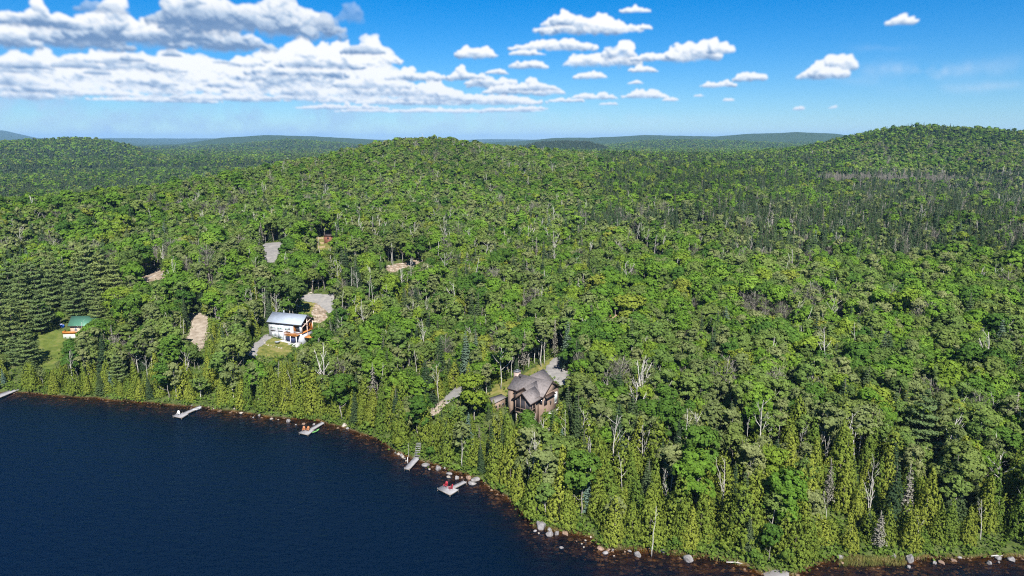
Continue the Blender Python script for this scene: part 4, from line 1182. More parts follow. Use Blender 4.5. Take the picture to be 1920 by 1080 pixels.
WORD = {'cedar': 'cedar tree', 'maple': 'maple tree', 'birch': 'birch tree', 'pine': 'pine tree', 'spruce': 'spruce tree', 'blue_spruce': 'blue spruce', 'snag': 'dead birch', 'bare': 'leafless tree', 'shrub': 'shrub', 'grey_spruce': 'dead spruce'}
NAME = {k: v.replace(' ', '_') for k, v in WORD.items()}
LOOK = {'cedar': 'olive green cedar', 'maple': 'leafy green maple', 'birch': 'pale green birch with a white stem', 'pine': 'flat tiered pine', 'spruce': 'dark green spruce', 'blue_spruce': 'blue green spruce',
        'snag': 'dead white birch', 'bare': 'leafless grey tree', 'shrub': 'low green shrub', 'grey_spruce': 'dead grey spruce'}
MARKS = [  # place, pixel
    ('beside the green roofed cottage', 140, 620), ('behind the left end dock', 40, 725), ('behind the dock with the white boat', 385, 745), ('beside the sandy clearing', 375, 610), ('beside the boulder clearing above the cottage', 290, 518),
    ('beside the white house', 545, 620), ('beside the gravel yard above the white house', 600, 560), ('beside the upper gravel turnaround', 512, 470), ('around the terraced rust coloured hut', 612, 455), ('behind the dock with the green kayak', 610, 775),
    ('behind the dock with stairs', 785, 830), ('behind the dock with red chairs', 880, 880), ('below the brown house', 1000, 800), ('beside the brown house', 1010, 735), ('along the drive of the brown house', 1055, 670), ('beside the small grey roofed shed', 930, 755),
    ('beside the gravel lane left of the brown house', 850, 740), ('beside the reddish rock cut on the slope', 765, 490), ('beside the small orange cut in the woods', 1165, 590), ('behind the tall grey shore boulder', 1014, 960), ('behind the oval grey boulder in the shallows', 1195, 1000),
    ('behind the flat shore slab', 1452, 1030), ('behind the pair of rounded shore boulders', 1690, 1010), ('behind the shore boulders by the lower right corner', 1850, 1010), ('around the tall pine in the right woods', 1740, 800), ('at the left edge above the cottage lawn', 20, 560), ('behind the green roofed cottage', 150, 530), ('on the ridge above the left pines', 80, 440),
    ('below the tall right pine', 1740, 920), ('on the shore between the oval boulder and the slab', 1320, 960), ('in the woods above the oval boulder', 1220, 880), ('above the pair of rounded boulders', 1650, 900), ('in the right woods two thirds up', 1500, 580), ('at the right edge halfway up', 1860, 640), ('at the upper right edge', 1860, 500), ('between the bare grey crowns and the right pine', 1580, 720),
    ('around the cluster of bare grey crowns', 1430, 590), ('around the tall white dead birches', 1215, 470), ('on the slope above the brown house', 1000, 570), ('on the slope right of the brown house', 1200, 700), ('in the right woods above the shore', 1500, 800),
    ('in the right woods halfway up', 1600, 650), ('in the upper right woods', 1700, 520), ('in the woods between the two houses', 760, 640), ('on the slope above the white house', 640, 500), ('on the left ridge', 200, 430), ('on the long ridge in the middle', 700, 350),
    ('in the dark conifers below the bog', 1600, 430), ('on the far right hill', 1750, 270), ('on the wooded middle slope', 1150, 400), ('at the right edge above the lake', 1900, 900), ('in the woods left of the white house', 420, 580), ('on the shore left of the white boat', 230, 720),
]
def place_words(px, py):
    d = [((px - a) / 1.0) ** 2 + ((py - b) * 1.5) ** 2 for _, a, b in MARKS]
    return MARKS[int(np.argmin(d))][0]
protoC = bpy.data.collections.new('stuff_sources')      # not linked to the scene
def gn_stuff(name, ids, meshes_idx, label, cat):
    """one object whose vertices carry instances of the source trees"""
    me = bpy.data.meshes.new(name)
    me.vertices.add(len(ids))
    co = np.stack([X[ids], Y[ids], Z[ids] - .05], 1).astype(np.float32); me.vertices.foreach_set('co', co.ravel())
    a = me.attributes.new('rot', 'FLOAT_VECTOR', 'POINT'); a.data.foreach_set('vector', np.stack([lean[ids, 0], lean[ids, 1], rotz[ids]], 1).astype(np.float32).ravel())
    a = me.attributes.new('scl', 'FLOAT_VECTOR', 'POINT'); a.data.foreach_set('vector', np.stack([wid[ids], wid[ids], scl[ids]], 1).astype(np.float32).ravel())
    a = me.attributes.new('src', 'INT', 'POINT'); a.data.foreach_set('value', np.asarray(meshes_idx[0], np.int32))
    col = bpy.data.collections.new(name + '_sources')
    for q, mm in enumerate(meshes_idx[1]):
        o = bpy.data.objects.new('%s_source_%03d' % (name, q), mm); col.objects.link(o)
    ng = bpy.data.node_groups.new(name, 'GeometryNodeTree')
    ng.interface.new_socket('Geometry', in_out='INPUT', socket_type='NodeSocketGeometry')
    ng.interface.new_socket('Geometry', in_out='OUTPUT', socket_type='NodeSocketGeometry')
    gi = ng.nodes.new('NodeGroupInput'); go = ng.nodes.new('NodeGroupOutput')
    ci = ng.nodes.new('GeometryNodeCollectionInfo'); ci.inputs['Collection'].default_value = col
    ci.inputs['Separate Children'].default_value = True; ci.inputs['Reset Children'].default_value = True
    ip = ng.nodes.new('GeometryNodeInstanceOnPoints'); ip.inputs['Pick Instance'].default_value = True
    def attr(nm, typ):
        nn = ng.nodes.new('GeometryNodeInputNamedAttribute'); nn.data_type = typ; nn.inputs['Name'].default_value = nm
        return nn.outputs[0]
    er = ng.nodes.new('FunctionNodeEulerToRotation'); ng.links.new(attr('rot', 'FLOAT_VECTOR'), er.inputs[0])
    ng.links.new(gi.outputs[0], ip.inputs['Points']); ng.links.new(ci.outputs[0], ip.inputs['Instance'])
    ng.links.new(attr('src', 'INT'), ip.inputs['Instance Index']); ng.links.new(er.outputs[0], ip.inputs['Rotation'])
    ng.links.new(attr('scl', 'FLOAT_VECTOR'), ip.inputs['Scale'])
    ng.links.new(ip.outputs[0], go.inputs[0])
    o = link(name, me)
    md = o.modifiers.new('instances', 'NODES'); md.node_group = ng
    tag(o, label, cat, kind='stuff')
    return o

single_ids = []
for k_ in NV:
    ids = np.where((kind == k_))[0]
    lods = LODS[k_]
    cand = ids[(seen[ids] > 2) & (R_[ids] < 900) | named[ids]]
    cand = cand[(PXg[cand] > -60) & (PXg[cand] < 1980) & (PYt[cand] < 1075)]
    cand = cand[np.argsort(-(seen[cand] + 1e6 * named[cand]))][:300]
    top = set(cand.tolist())
    for i in cand:
        l = 0 if R_[i] < 360 else 1
        l = max(l, lods[0]); l = min(l, lods[-1])
        v = KINDS[k_][l][int(var[i]) % NV[k_]]
        root = empty(NAME[k_], (X[i], Y[i], Z[i] - .05)); root.rotation_euler = (lean[i, 0], lean[i, 1], rotz[i]); root.scale = (wid[i], wid[i], scl[i])
        link('trunk', v['trunk'], root)
        if v['crown'] is not None: link('crown', v['crown'], root)
        rel = tall[i] / {'cedar': 11.5, 'maple': 14., 'birch': 14., 'pine': 18., 'spruce': 12., 'blue_spruce': 8., 'grey_spruce': 13., 'snag': 12., 'bare': 12.5, 'shrub': 2.}[k_]
        size = 'very tall ' if rel > 1.22 else 'tall ' if rel > 1.06 else ('very small ' if rel < .66 else 'small ' if rel < .85 else '')
        asp = wid[i] / scl[i]; size += 'broad ' if asp > 1.1 else ('slender ' if asp < .93 else '')
        where = place_words((PXg[i] + PXt[i]) / 2, (PYg[i] + PYt[i]) / 2)
        if k_ == 'shrub' and S_[i] < 5: where = where if len(where.split()) > 9 else 'at the waterline ' + where
        look_ = LOOK[k_]
        if k_ in TONES: look_ = {'maple': '%s leafy maple', 'birch': '%s birch, white stem', 'cedar': '%s cedar'}[k_] % TONES[k_][TONE_OF[k_][int(var[i]) % NV[k_]]][0]
        if len((size + look_ + ' ' + where).replace(',', '').split()) > 16: size = size.replace('very ', '')
        tag(root, (size + look_ + ' ' + where), WORD[k_], group=WORD[k_].replace('birch', 'birche') * (k_ == 'snag') + WORD[k_] * (k_ != 'snag') + 's ' + where)
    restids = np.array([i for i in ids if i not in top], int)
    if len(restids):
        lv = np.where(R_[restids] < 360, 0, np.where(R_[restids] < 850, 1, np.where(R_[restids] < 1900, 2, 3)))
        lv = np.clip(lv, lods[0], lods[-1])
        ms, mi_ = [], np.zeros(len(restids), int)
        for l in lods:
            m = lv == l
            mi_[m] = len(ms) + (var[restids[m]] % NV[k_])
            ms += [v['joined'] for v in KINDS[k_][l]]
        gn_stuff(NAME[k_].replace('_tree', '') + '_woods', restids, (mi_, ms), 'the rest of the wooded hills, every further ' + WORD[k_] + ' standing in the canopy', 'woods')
print('TREES', n_, {k_: int((kind == k_).sum()) for k_ in NV})

# ------------------------------------------------------------------ drives, lawns, clearings
def scatter_mat(name, stops, scale=1.2, bump=0.0):
    m, nt, out = mat_new(name)
    b = N(nt, 'ShaderNodeBsdfDiffuse'); geo = N(nt, 'ShaderNodeNewGeometry')
    nz = N(nt, 'ShaderNodeTexNoise'); nz.inputs['Scale'].default_value = scale; nz.inputs['Detail'].default_value = 6; nz.inputs['Roughness'].default_value = .65
    nt.links.new(geo.outputs['Position'], nz.inputs['Vector'])
    nt.links.new(ramp(nt, nz.outputs[0], stops), b.inputs['Color'])
    bp = N(nt, 'ShaderNodeBump'); bp.inputs['Distance'].default_value = .25; nt.links.new(nz.outputs[0], bp.inputs['Height']); nt.links.new(bp.outputs[0], b.inputs['Normal'])
    nt.links.new(b.outputs[0], out.inputs[0])
    return m
M['gravel'] = scatter_mat('gravel', [(.3, (.16, .155, .15)), (.5, (.215, .21, .205)), (.72, (.28, .26, .235))], .5)
M['sand'] = scatter_mat('sandy_fill', [(.3, (.15, .12, .085)), (.5, (.26, .22, .175)), (.72, (.38, .335, .275))], .45)
M['rock_face'] = scatter_mat('broken_rock', [(.3, (.10, .08, .05)), (.5, (.24, .19, .14)), (.7, (.42, .37, .31))], .6)
M['dry_grass'] = scatter_mat('dry_grass', [(.32, (.06, .085, .02)), (.5, (.14, .145, .04)), (.7, (.23, .19, .08))], .5)
M['lawn'] = scatter_mat('lawn_grass', [(.3, (.06, .085, .02)), (.5, (.095, .125, .028)), (.7, (.15, .15, .05))], .35)
M['orange_soil'] = scatter_mat('orange_soil', [(.3, (.28, .14, .07)), (.7, (.42, .30, .22))], .6)
PMAT = {'gravel_yard': 'gravel', 'stone_slope': 'rock_face', 'yard_grass': 'dry_grass', 'gravel_path': 'gravel', 'terrace_grass': 'dry_grass', 'bank_grass': 'dry_grass', 'sand_clearing': 'sand', 'rock_clearing': 'rock_face',
        'gravel_turnaround': 'gravel', 'rocky_cut': 'rock_face', 'log_yard': 'dry_grass', 'gravel_lane': 'gravel', 'dirt_track': 'sand', 'gravel_drive': 'gravel', 'house_lawn': 'dry_grass', 'cottage_lawn': 'lawn', 'far_clearing': 'sand', 'orange_cut': 'orange_soil'}
def densify(poly, step):
    out = []
    for i in range(len(poly)):
        a, b = np.array(poly[i], float), np.array(poly[(i + 1) % len(poly)], float)
        n = max(1, int(np.linalg.norm(b - a) / step))
        for k in range(n): out.append(a + (b - a) * k / n)
    return np.array(out)
def sheet(name, poly, mat, off, grid=.8):
    poly = np.asarray(poly)
    x0, y0 = poly.min(0) - grid; x1_, y1_ = poly.max(0) + grid
    nx, ny = int((x1_ - x0) / grid) + 2, int((y1_ - y0) / grid) + 2
    if nx * ny > 60000: grid *= math.sqrt(nx * ny / 60000); nx, ny = int((x1_ - x0) / grid) + 2, int((y1_ - y0) / grid) + 2
    gx, gy = np.meshgrid(x0 + np.arange(nx) * grid, y0 + np.arange(ny) * grid)
    # snap the border cells onto a slightly ragged outline
    wob = grid * .35
    gx2 = gx + lattice(gx, gy, 2.1, 91) * wob; gy2 = gy + lattice(gx, gy, 2.3, 93) * wob
    ins = in_poly(gx2 + lattice(gx, gy, 1.7, 95) * .5, gy2 + lattice(gx, gy, 1.9, 97) * .5, poly)
    gz = terr(gx2, gy2)
    idx_ = np.arange(nx * ny).reshape(ny, nx)
    q = np.stack([idx_[:-1, :-1], idx_[:-1, 1:], idx_[1:, 1:], idx_[1:, :-1]], -1)
    okq = ins[:-1, :-1] | ins[:-1, 1:] | ins[1:, 1:] | ins[1:, :-1]
    zz = np.where(ins, gz + off, gz - .12)
    q = q[okq].reshape(-1, 4)
    used, inv = np.unique(q, return_inverse=True)
    V = np.stack([gx2, gy2, zz], -1).reshape(-1, 3)[used]
    me = mesh_np(name, V, inv.reshape(-1, 4), [mat], smooth_=True)
    return tag(link(name, me), kind='structure')
OFF = {'house_lawn': .16, 'cottage_lawn': .16, 'terrace_grass': .15, 'bank_grass': .14, 'yard_grass': .15, 'stone_slope': .20, 'gravel_path': .22, 'dirt_track': .20, 'gravel_lane': .24, 'gravel_yard': .23, 'gravel_drive': .24}
for k_, v in PATCH_XY.items():
    sheet(k_, v, M[PMAT[k_]], OFF.get(k_, .18), .6 if k_ != 'far_clearing' else 6)

# ------------------------------------------------------------------ materials of built things
M['white_siding'] = plain('white_siding', (.40, .42, .46), .6, .04, .4)
M['metal_roof'] = plain('blue_grey_metal_roof', (.31, .355, .42), .6, .05, .6)
M['trim_dark'] = plain('dark_trim', (.045, .04, .04), .5)
M['orange_wood'] = plain('orange_stained_wood', (.38, .15, .03), .6, .12, 1.2)
M['pink_post'] = plain('pale_timber_post', (.66, .50, .42), .7, .1)
M['pane_pale'] = plain('pale_window_blind', (.52, .64, .66), .12, .04, .4, spec=.6)
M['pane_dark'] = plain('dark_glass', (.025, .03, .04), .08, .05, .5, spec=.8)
M['pane_grey'] = plain('grey_glass', (.22, .25, .29), .1, .06, .5, spec=.7)
M['white_trim'] = plain('white_trim', (.78, .78, .77), .5, .03)
M['concrete'] = plain('pale_concrete', (.36, .36, .36), .8, .08, .7)
M['blue_tarp'] = plain('dark_blue_cover', (.02, .028, .075), .6, .1)
M['shingle'] = plain('brown_grey_shingles', (.175, .155, .15), .85, .14, 1.6, bump=.3)
M['shed_shingle'] = plain('grey_shingles', (.17, .155, .15), .85, .12, 1.6, bump=.3)
M['tan_siding'] = plain('tan_brown_siding', (.20, .145, .112), .75, .09, .8)
M['fascia'] = plain('dark_brown_fascia', (.05, .032, .026), .6)
M['stone'] = plain('pinkish_chimney_stone', (.33, .25, .215), .85, .2, 2.5)
M['screen'] = plain('dark_porch_screen', (.035, .032, .036), .35, .1)
M['green_roof'] = plain('green_metal_roof', (.07, .185, .125), .55, .06, .6, metallic=.2)
M['cream'] = plain('cream_wall', (.52, .36, .26), .7, .08)
M['lattice'] = plain('pale_lattice', (.45, .48, .44), .7, .1)
M['rust'] = plain('rust_cladding', (.17, .07, .045), .7, .15)
M['timber'] = plain('yellow_timber', (.34, .26, .15), .8, .15)
M['deck'] = plain('weathered_dock_boards', (.27, .265, .275), .8, .12, 1.2)
M['dock_dark'] = plain('dock_frame', (.17, .15, .13), .9)
M['red_plastic'] = plain('red_chair_paint', (.36, .03, .045), .45, .05)
M['orange_paint'] = plain('orange_chair_wood', (.46, .20, .09), .6, .08)
M['white_paint'] = plain('white_chair_paint', (.75, .74, .72), .5, .04)
M['boat_white'] = plain('white_boat_hull', (.76, .78, .80), .3, .03)
M['kayak_green'] = plain('green_kayak_hull', (.15, .40, .12), .35, .05)
M['blue_plastic'] = plain('blue_barrel', (.02, .10, .50), .4, .05)
M['log'] = plain('cut_log', (.42, .23, .10), .8, .2, 2)
M['boulder_grey'] = plain('grey_boulder', (.20, .19, .19), .9, .28, .9, bump=.6)
M['boulder_tan'] = plain('tan_boulder', (.24, .165, .12), .9, .25, .9, bump=.6)
M['boulder_brown'] = plain('brown_stone', (.15, .10, .065), .9, .25, .9)
M['boulder_pale'] = plain('pale_boulder', (.33, .29, .245), .9, .25, .9, bump=.6)
M['pole_wood'] = plain('pole_wood', (.30, .25, .19), .9)
M['cap_metal'] = plain('dark_metal_cap', (.12, .125, .14), .5)
M['transformer'] = plain('grey_transformer', (.35, .38, .42), .5)

def gable(name, mat, parent, x0, x1, y0, y1, ze, zr, over=.45, t=.16, axis='x', trim=True):
    """two roof slabs; the ridge runs along AXIS; returns the slabs"""
    outs = []
    if axis == 'x':
        ym = (y0 + y1) / 2; sl = (zr - ze) / ((y1 - y0) / 2)
        for sgn in (-1, 1):
            ye = (y0 - over) if sgn < 0 else (y1 + over); z_e = ze - sl * over
            mb = MB(); xa, xb = x0 - over, x1 + over
            mb.add([(xa, ye, z_e), (xb, ye, z_e), (xb, ym, zr), (xa, ym, zr), (xa, ye, z_e + t), (xb, ye, z_e + t), (xb, ym, zr + t), (xa, ym, zr + t)],
                   [[0, 1, 2, 3], [4, 7, 6, 5], [0, 4, 5, 1], [1, 5, 6, 2], [2, 6, 7, 3], [3, 7, 4, 0]])
            outs.append(mb.build(name, mat, parent))
            if trim:
                tb = MB(); q = np.array([0, 0, t * .5])
                for xx in (xa - .03, xb + .03): tb.bar(np.array([xx, ye, z_e]) + q, np.array([xx, ym, zr]) + q, .06, .28)
                tb.bar((xa, ye + sgn * .04, z_e + t * .5), (xb, ye + sgn * .04, z_e + t * .5), .06, .26)
                tb.build('fascia', M['fascia'] if trim is True else trim, parent)
    else:
        xm = (x0 + x1) / 2; sl = (zr - ze) / ((x1 - x0) / 2)
        for sgn in (-1, 1):
            xe = (x0 - over) if sgn < 0 else (x1 + over); z_e = ze - sl * over
            mb = MB(); ya, yb = y0 - over, y1 + over
            mb.add([(xe, ya, z_e), (xe, yb, z_e), (xm, yb, zr), (xm, ya, zr), (xe, ya, z_e + t), (xe, yb, z_e + t), (xm, yb, zr + t), (xm, ya, zr + t)],
                   [[0, 1, 2, 3], [4, 7, 6, 5], [0, 4, 5, 1], [1, 5, 6, 2], [2, 6, 7, 3], [3, 7, 4, 0]])
            outs.append(mb.build(name, mat, parent))
            if trim:
                tb = MB(); q = np.array([0, 0, t * .5])
                for yy in (ya - .03,): tb.bar(np.array([xe, yy, z_e]) + q, np.array([xm, yy, zr]) + q, .28, .06) if False else tb.add(*slab_edge(xe, xm, yy, z_e, zr, t))
                tb.bar((xe + sgn * .04, ya, z_e + t * .5), (xe + sgn * .04, yb, z_e + t * .5), .06, .26)
                tb.build('fascia', M['fascia'] if trim is True else trim, parent)
    return outs
def slab_edge(xe, xm, yy, z_e, zr, t):
    a = .10
    V = [(xe, yy - .05, z_e - a), (xm, yy - .05, zr - a), (xm, yy - .05, zr + t + .03), (xe, yy - .05, z_e + t + .03), (xe, yy + .02, z_e - a), (xm, yy + .02, zr - a), (xm, yy + .02, zr + t + .03), (xe, yy + .02, z_e + t + .03)]
    return V, [[0, 1, 2, 3], [4, 7, 6, 5], [0, 4, 5, 1], [1, 5, 6, 2], [2, 6, 7, 3], [3, 7, 4, 0]]
def pent_y(mb, x, y0, y1, z0, ze, zr, th=.15, mi=0):
    """gable end wall in the plane x"""
    ym = (y0 + y1) / 2
    pr = [(y0, z0), (y1, z0), (y1, ze), (ym, zr), (y0, ze)]
    V = [(x - th / 2, a, b) for a, b in pr] + [(x + th / 2, a, b) for a, b in pr]
    mb.add(V, [[0, 1, 2, 3, 4][::-1], [5, 6, 7, 8, 9]] + [[i, (i + 1) % 5, 5 + (i + 1) % 5, 5 + i] for i in range(5)], mi)
def pent_x(mb, y, x0, x1, z0, ze, zr, th=.15, mi=0):
    xm = (x0 + x1) / 2
    pr = [(x0, z0), (x1, z0), (x1, ze), (xm, zr), (x0, ze)]
    V = [(a, y - th / 2, b) for a, b in pr] + [(a, y + th / 2, b) for a, b in pr]
    mb.add(V, [[0, 1, 2, 3, 4], [5, 6, 7, 8, 9][::-1]] + [[i, (i + 1) % 5, 5 + (i + 1) % 5, 5 + i] for i in range(5)], mi)
def window(parent, cx_, z0, w, h, y=None, x=None, pane='pane_pale', frame='white_trim', mull=1, name='window', sign=-1):
    """a framed window; on a front wall (y given) or an end wall (x given)"""
    fr = MB(); d = .07; fw = .09
    def B(mb, a0, a1, b0, b1, o0, o1):
        if y is not None: mb.box(cx_ + a0, cx_ + a1, min(y + sign * o0, y + sign * o1), max(y + sign * o0, y + sign * o1), z0 + b0, z0 + b1)
        else: mb.box(min(x + sign * o0, x + sign * o1), max(x + sign * o0, x + sign * o1), cx_ + a0, cx_ + a1, z0 + b0, z0 + b1)
    B(fr, -w / 2 - fw, w / 2 + fw, -fw, 0, 0, d); B(fr, -w / 2 - fw, w / 2 + fw, h, h + fw, 0, d)
    B(fr, -w / 2 - fw, -w / 2, 0, h, 0, d); B(fr, w / 2, w / 2 + fw, 0, h, 0, d)
    f = fr.build(name, M[frame], parent)
    for k in range(mull + 1):
        pw = w / (mull + 1); pm = MB(); a = -w / 2 + k * pw
        B(pm, a + .03, a + pw - .03, .02, h - .02, .004, .03)
        p = pane if isinstance(pane, str) else pane[k % len(pane)]
        pm.build('pane', M[p], f)
    if mull:
        for k in range(1, mull + 1):
            mm = MB(); a = -w / 2 + k * w / (mull + 1); B(mm, a - .03, a + .03, 0, h, .0, d * .9); mm.build('mullion', M[frame], f)
    return f

# ------------------------------------------------------------------ white house
def white_house():
    cx_, cy_ = -80.0, 238.1
    z0 = float(terr(-81.5, 234.0)) + .1
    t = empty('white_house', (cx_, cy_, z0), math.radians(-18.3))
    tag(t, 'white two storey house with blue grey metal roof and orange wood porch on the slope', 'house')
    X0, X1, Y0, Y1, XE = -6.8, 3.6, -3.4, 3.4, 6.9
    ZE, ZR = 6.3, 8.8
    mb = MB(); mb.box(X0, X1, Y0, Y1, -2.2, ZE - .03); mb.build('wall', M['white_siding'], t)
    mb = MB(); pent_y(mb, X0 + .08, Y0, Y1, ZE - .03, ZE, ZR - .05); mb.build('gable_wall', M['white_siding'], t)
    mb = MB(); mb.box(X1 + .002, XE, Y0 + .12, Y1, -2.0, 2.75); mb.build('porch_base', M['white_siding'], t)
    mb = MB(); pent_y(mb, X1 + .1, Y0 + .02, Y1 - .02, 2.9, ZE, ZR - .05, .14); mb.build('porch_wall', M['orange_wood'], t)
    mb = MB(); mb.box(X1 + .2, XE, Y1 - .14, Y1, 2.9, ZE - .1); mb.build('porch_side_wall', M['orange_wood'], t)
    mb = MB(); mb.box(X1 + .02, XE + .25, Y0 - .02, Y1 + .3, 2.76, 2.9); mb.build('porch_floor', M['orange_wood'], t)
    # the front wall runs on as a frame round the open porch
    mb = MB(); mb.box(X1 + .003, XE, Y0, Y0 + .14, 5.45, ZE - .03); mb.box(XE - .75, XE, Y0, Y0 + .14, 2.9, 5.45); mb.box(X1 + .003, XE, Y0, Y0 + .14, 2.9, 3.3); mb.build('porch_front', M['white_siding'], t)
    for yy in (Y0 + .25, 0.0, Y1 - .1):
        b = MB(); top = ZE - .1 if yy else ZR - .3; b.box(XE - .02, XE + .22, yy - .12, yy + .12, -1.6 if yy == 0 else 2.9, top); b.build('post', M['pink_post'], t)
    b = MB(); b.bar((XE + .12, Y0 + .3, 5.0), (XE + .12, Y1 - .2, 7.1), .2, .3); b.build('brace', M['pink_post'], t)
    b = MB(); b.bar((XE + .14, Y0 + .5, 6.7), (XE + .14, .6, 4.7), .16, .24); b.build('brace', M['pink_post'], t)
    b = MB(); b.bar((XE + .05, Y0, 5.9), (XE + .05, Y1, 5.9), .2, .28); b.build('tie_beam', M['trim_dark'], t)
    roofs = gable('roof', M['metal_roof'], t, X0, XE, Y0, Y1, ZE, ZR, .5, .12, 'x', trim=M['trim_dark'])
    rb = MB()
    for k in range(30):
        xx = X0 - .4 + k * (XE - X0 + .8) / 29
        sl = (ZR - ZE) / 3.4
        rb.bar((xx, Y0 - .48, ZE - .48 * sl + .135), (xx, 0, ZR + .135), .04, .05)
    tag(rb.build('roof_ribs', M['metal_roof'], t), kind='stuff')
    # windows, upper and lower row
    window(t, -5.0, 3.7, 2.0, 1.35, y=Y0, pane=['pane_grey', 'pane_pale', 'pane_pale'], mull=2)
    window(t, -2.0, 3.6, 2.0, 1.5, y=Y0, pane=['pane_pale'], mull=1)
    window(t, 1.2, 3.6, 2.2, 1.5, y=Y0, pane=['pane_pale', 'pane_pale', 'pane_grey'], mull=2)
    for xx in (-5.0, -1.9, 1.3):
        b = MB(); b.box(xx - 1.0, xx + 1.0, Y0 - .16, Y0 - .01, 2.92, 3.14); b.build('window_hood', M['trim_dark'], t)
    window(t, -4.6, .95, 1.5, 1.45, y=Y0, pane=['pane_pale', 'pane_grey'], mull=1)
    window(t, -2.1, .25, 1.9, 2.15, y=Y0, pane=['pane_grey', 'pane_pale'], mull=1, name='patio_door')
    window(t, .9, .95, 1.4, 1.4, y=Y0, pane=['pane_grey', 'pane_pale'], mull=1)
    b = MB(); b.box(X1 + .6, XE - 1.2, Y0 + .5, Y0 + .62, 3.3, 5.3); b.build('porch_shade_sheet', M['pane_dark'], t)  # dark sheet inside the open porch, its shade put in as colour
    window(t, -1.2, 3.1, 1.6, 2.0, x=X1 + .17, pane=['pane_dark', 'pane_dark'], mull=1, name='porch_door', sign=1)
    # balcony with its rail
    b = MB(); b.box(1.2, 6.3, Y0 - 2.3, Y0 - .02, 2.35, 2.5); b.build('balcony_floor', M['orange_wood'], t)
    b = MB()
    for k in range(26):
        xx = 1.25 + k * .2; b.box(xx, xx + .05, Y0 - 2.28, Y0 - 2.22, 2.5, 3.4)
    b.box(1.2, 6.3, Y0 - 2.3, Y0 - 2.2, 3.4, 3.5); b.box(1.2, 1.3, Y0 - 2.3, Y0 - .05, 3.4, 3.5)
    tag(b.build('balcony_rail', M['orange_wood'], t), kind='stuff')
    for xx in (1.4, 3.7, 6.1):
        b = MB(); b.box(xx - .1, xx + .1, Y0 - 2.2, Y0 - 2.0, -1.0, 2.35); b.build('balcony_post', M['white_trim'], t)
    b = MB(); b.prism([(1.9, Y0 - 2.05), (5.2, Y0 - 2.05), (5.2, Y0 - .2), (1.9, Y0 - .2)], -.2, 1.5); b.build('covered_store', M['blue_tarp'], t)
    b = MB(); b.box(-5.0, 3.4, Y0 - 2.4, Y0 - .01, -2.0, .12); b.build('terrace', M['concrete'], t)
    b = MB(); b.box(3.42, 6.9, Y0 - 3.4, Y0 - .01, -2.4, -.25); b.build('lower_terrace', M['concrete'], t)
    b = MB(); b.box(XE + .3, XE + 3.0, -2.6, 3.0, 1.2, 1.4); b.build('side_deck', M['orange_wood'], t)
    for yy in (-2.4, 2.8):
        b = MB(); b.box(XE + 2.7, XE + 2.9, yy - .1, yy + .1, -2.5, 1.2); b.build('deck_post', M['orange_wood'], t)
    b = MB(); b.box(-3.2, -2.9, .7, 1.0, ZR - .5, ZR + .75); b.build('vent_pipe', M['transformer'], t)
    # garden table on the terrace grass
    p = on_ground(520, 645)
    g = empty('garden_table', tuple(p + [0, 0, .15])); tag(g, 'dark grey garden table with chairs drawn up on the terrace below the white house', 'table')
    b = MB(); b.prism([(.9 * math.cos(k * .785), .9 * math.sin(k * .785)) for k in range(8)], .70, .76); b.build('table_top', M['transformer'], g)
    for k in range(4):
        b = MB(); a = k * 1.571 + .78; b.bar((.6 * math.cos(a), .6 * math.sin(a), 0), (.5 * math.cos(a), .5 * math.sin(a), .7), .06); b.build('leg', M['trim_dark'], g)
    # the small dark spruce right in front of the porch
white_house()

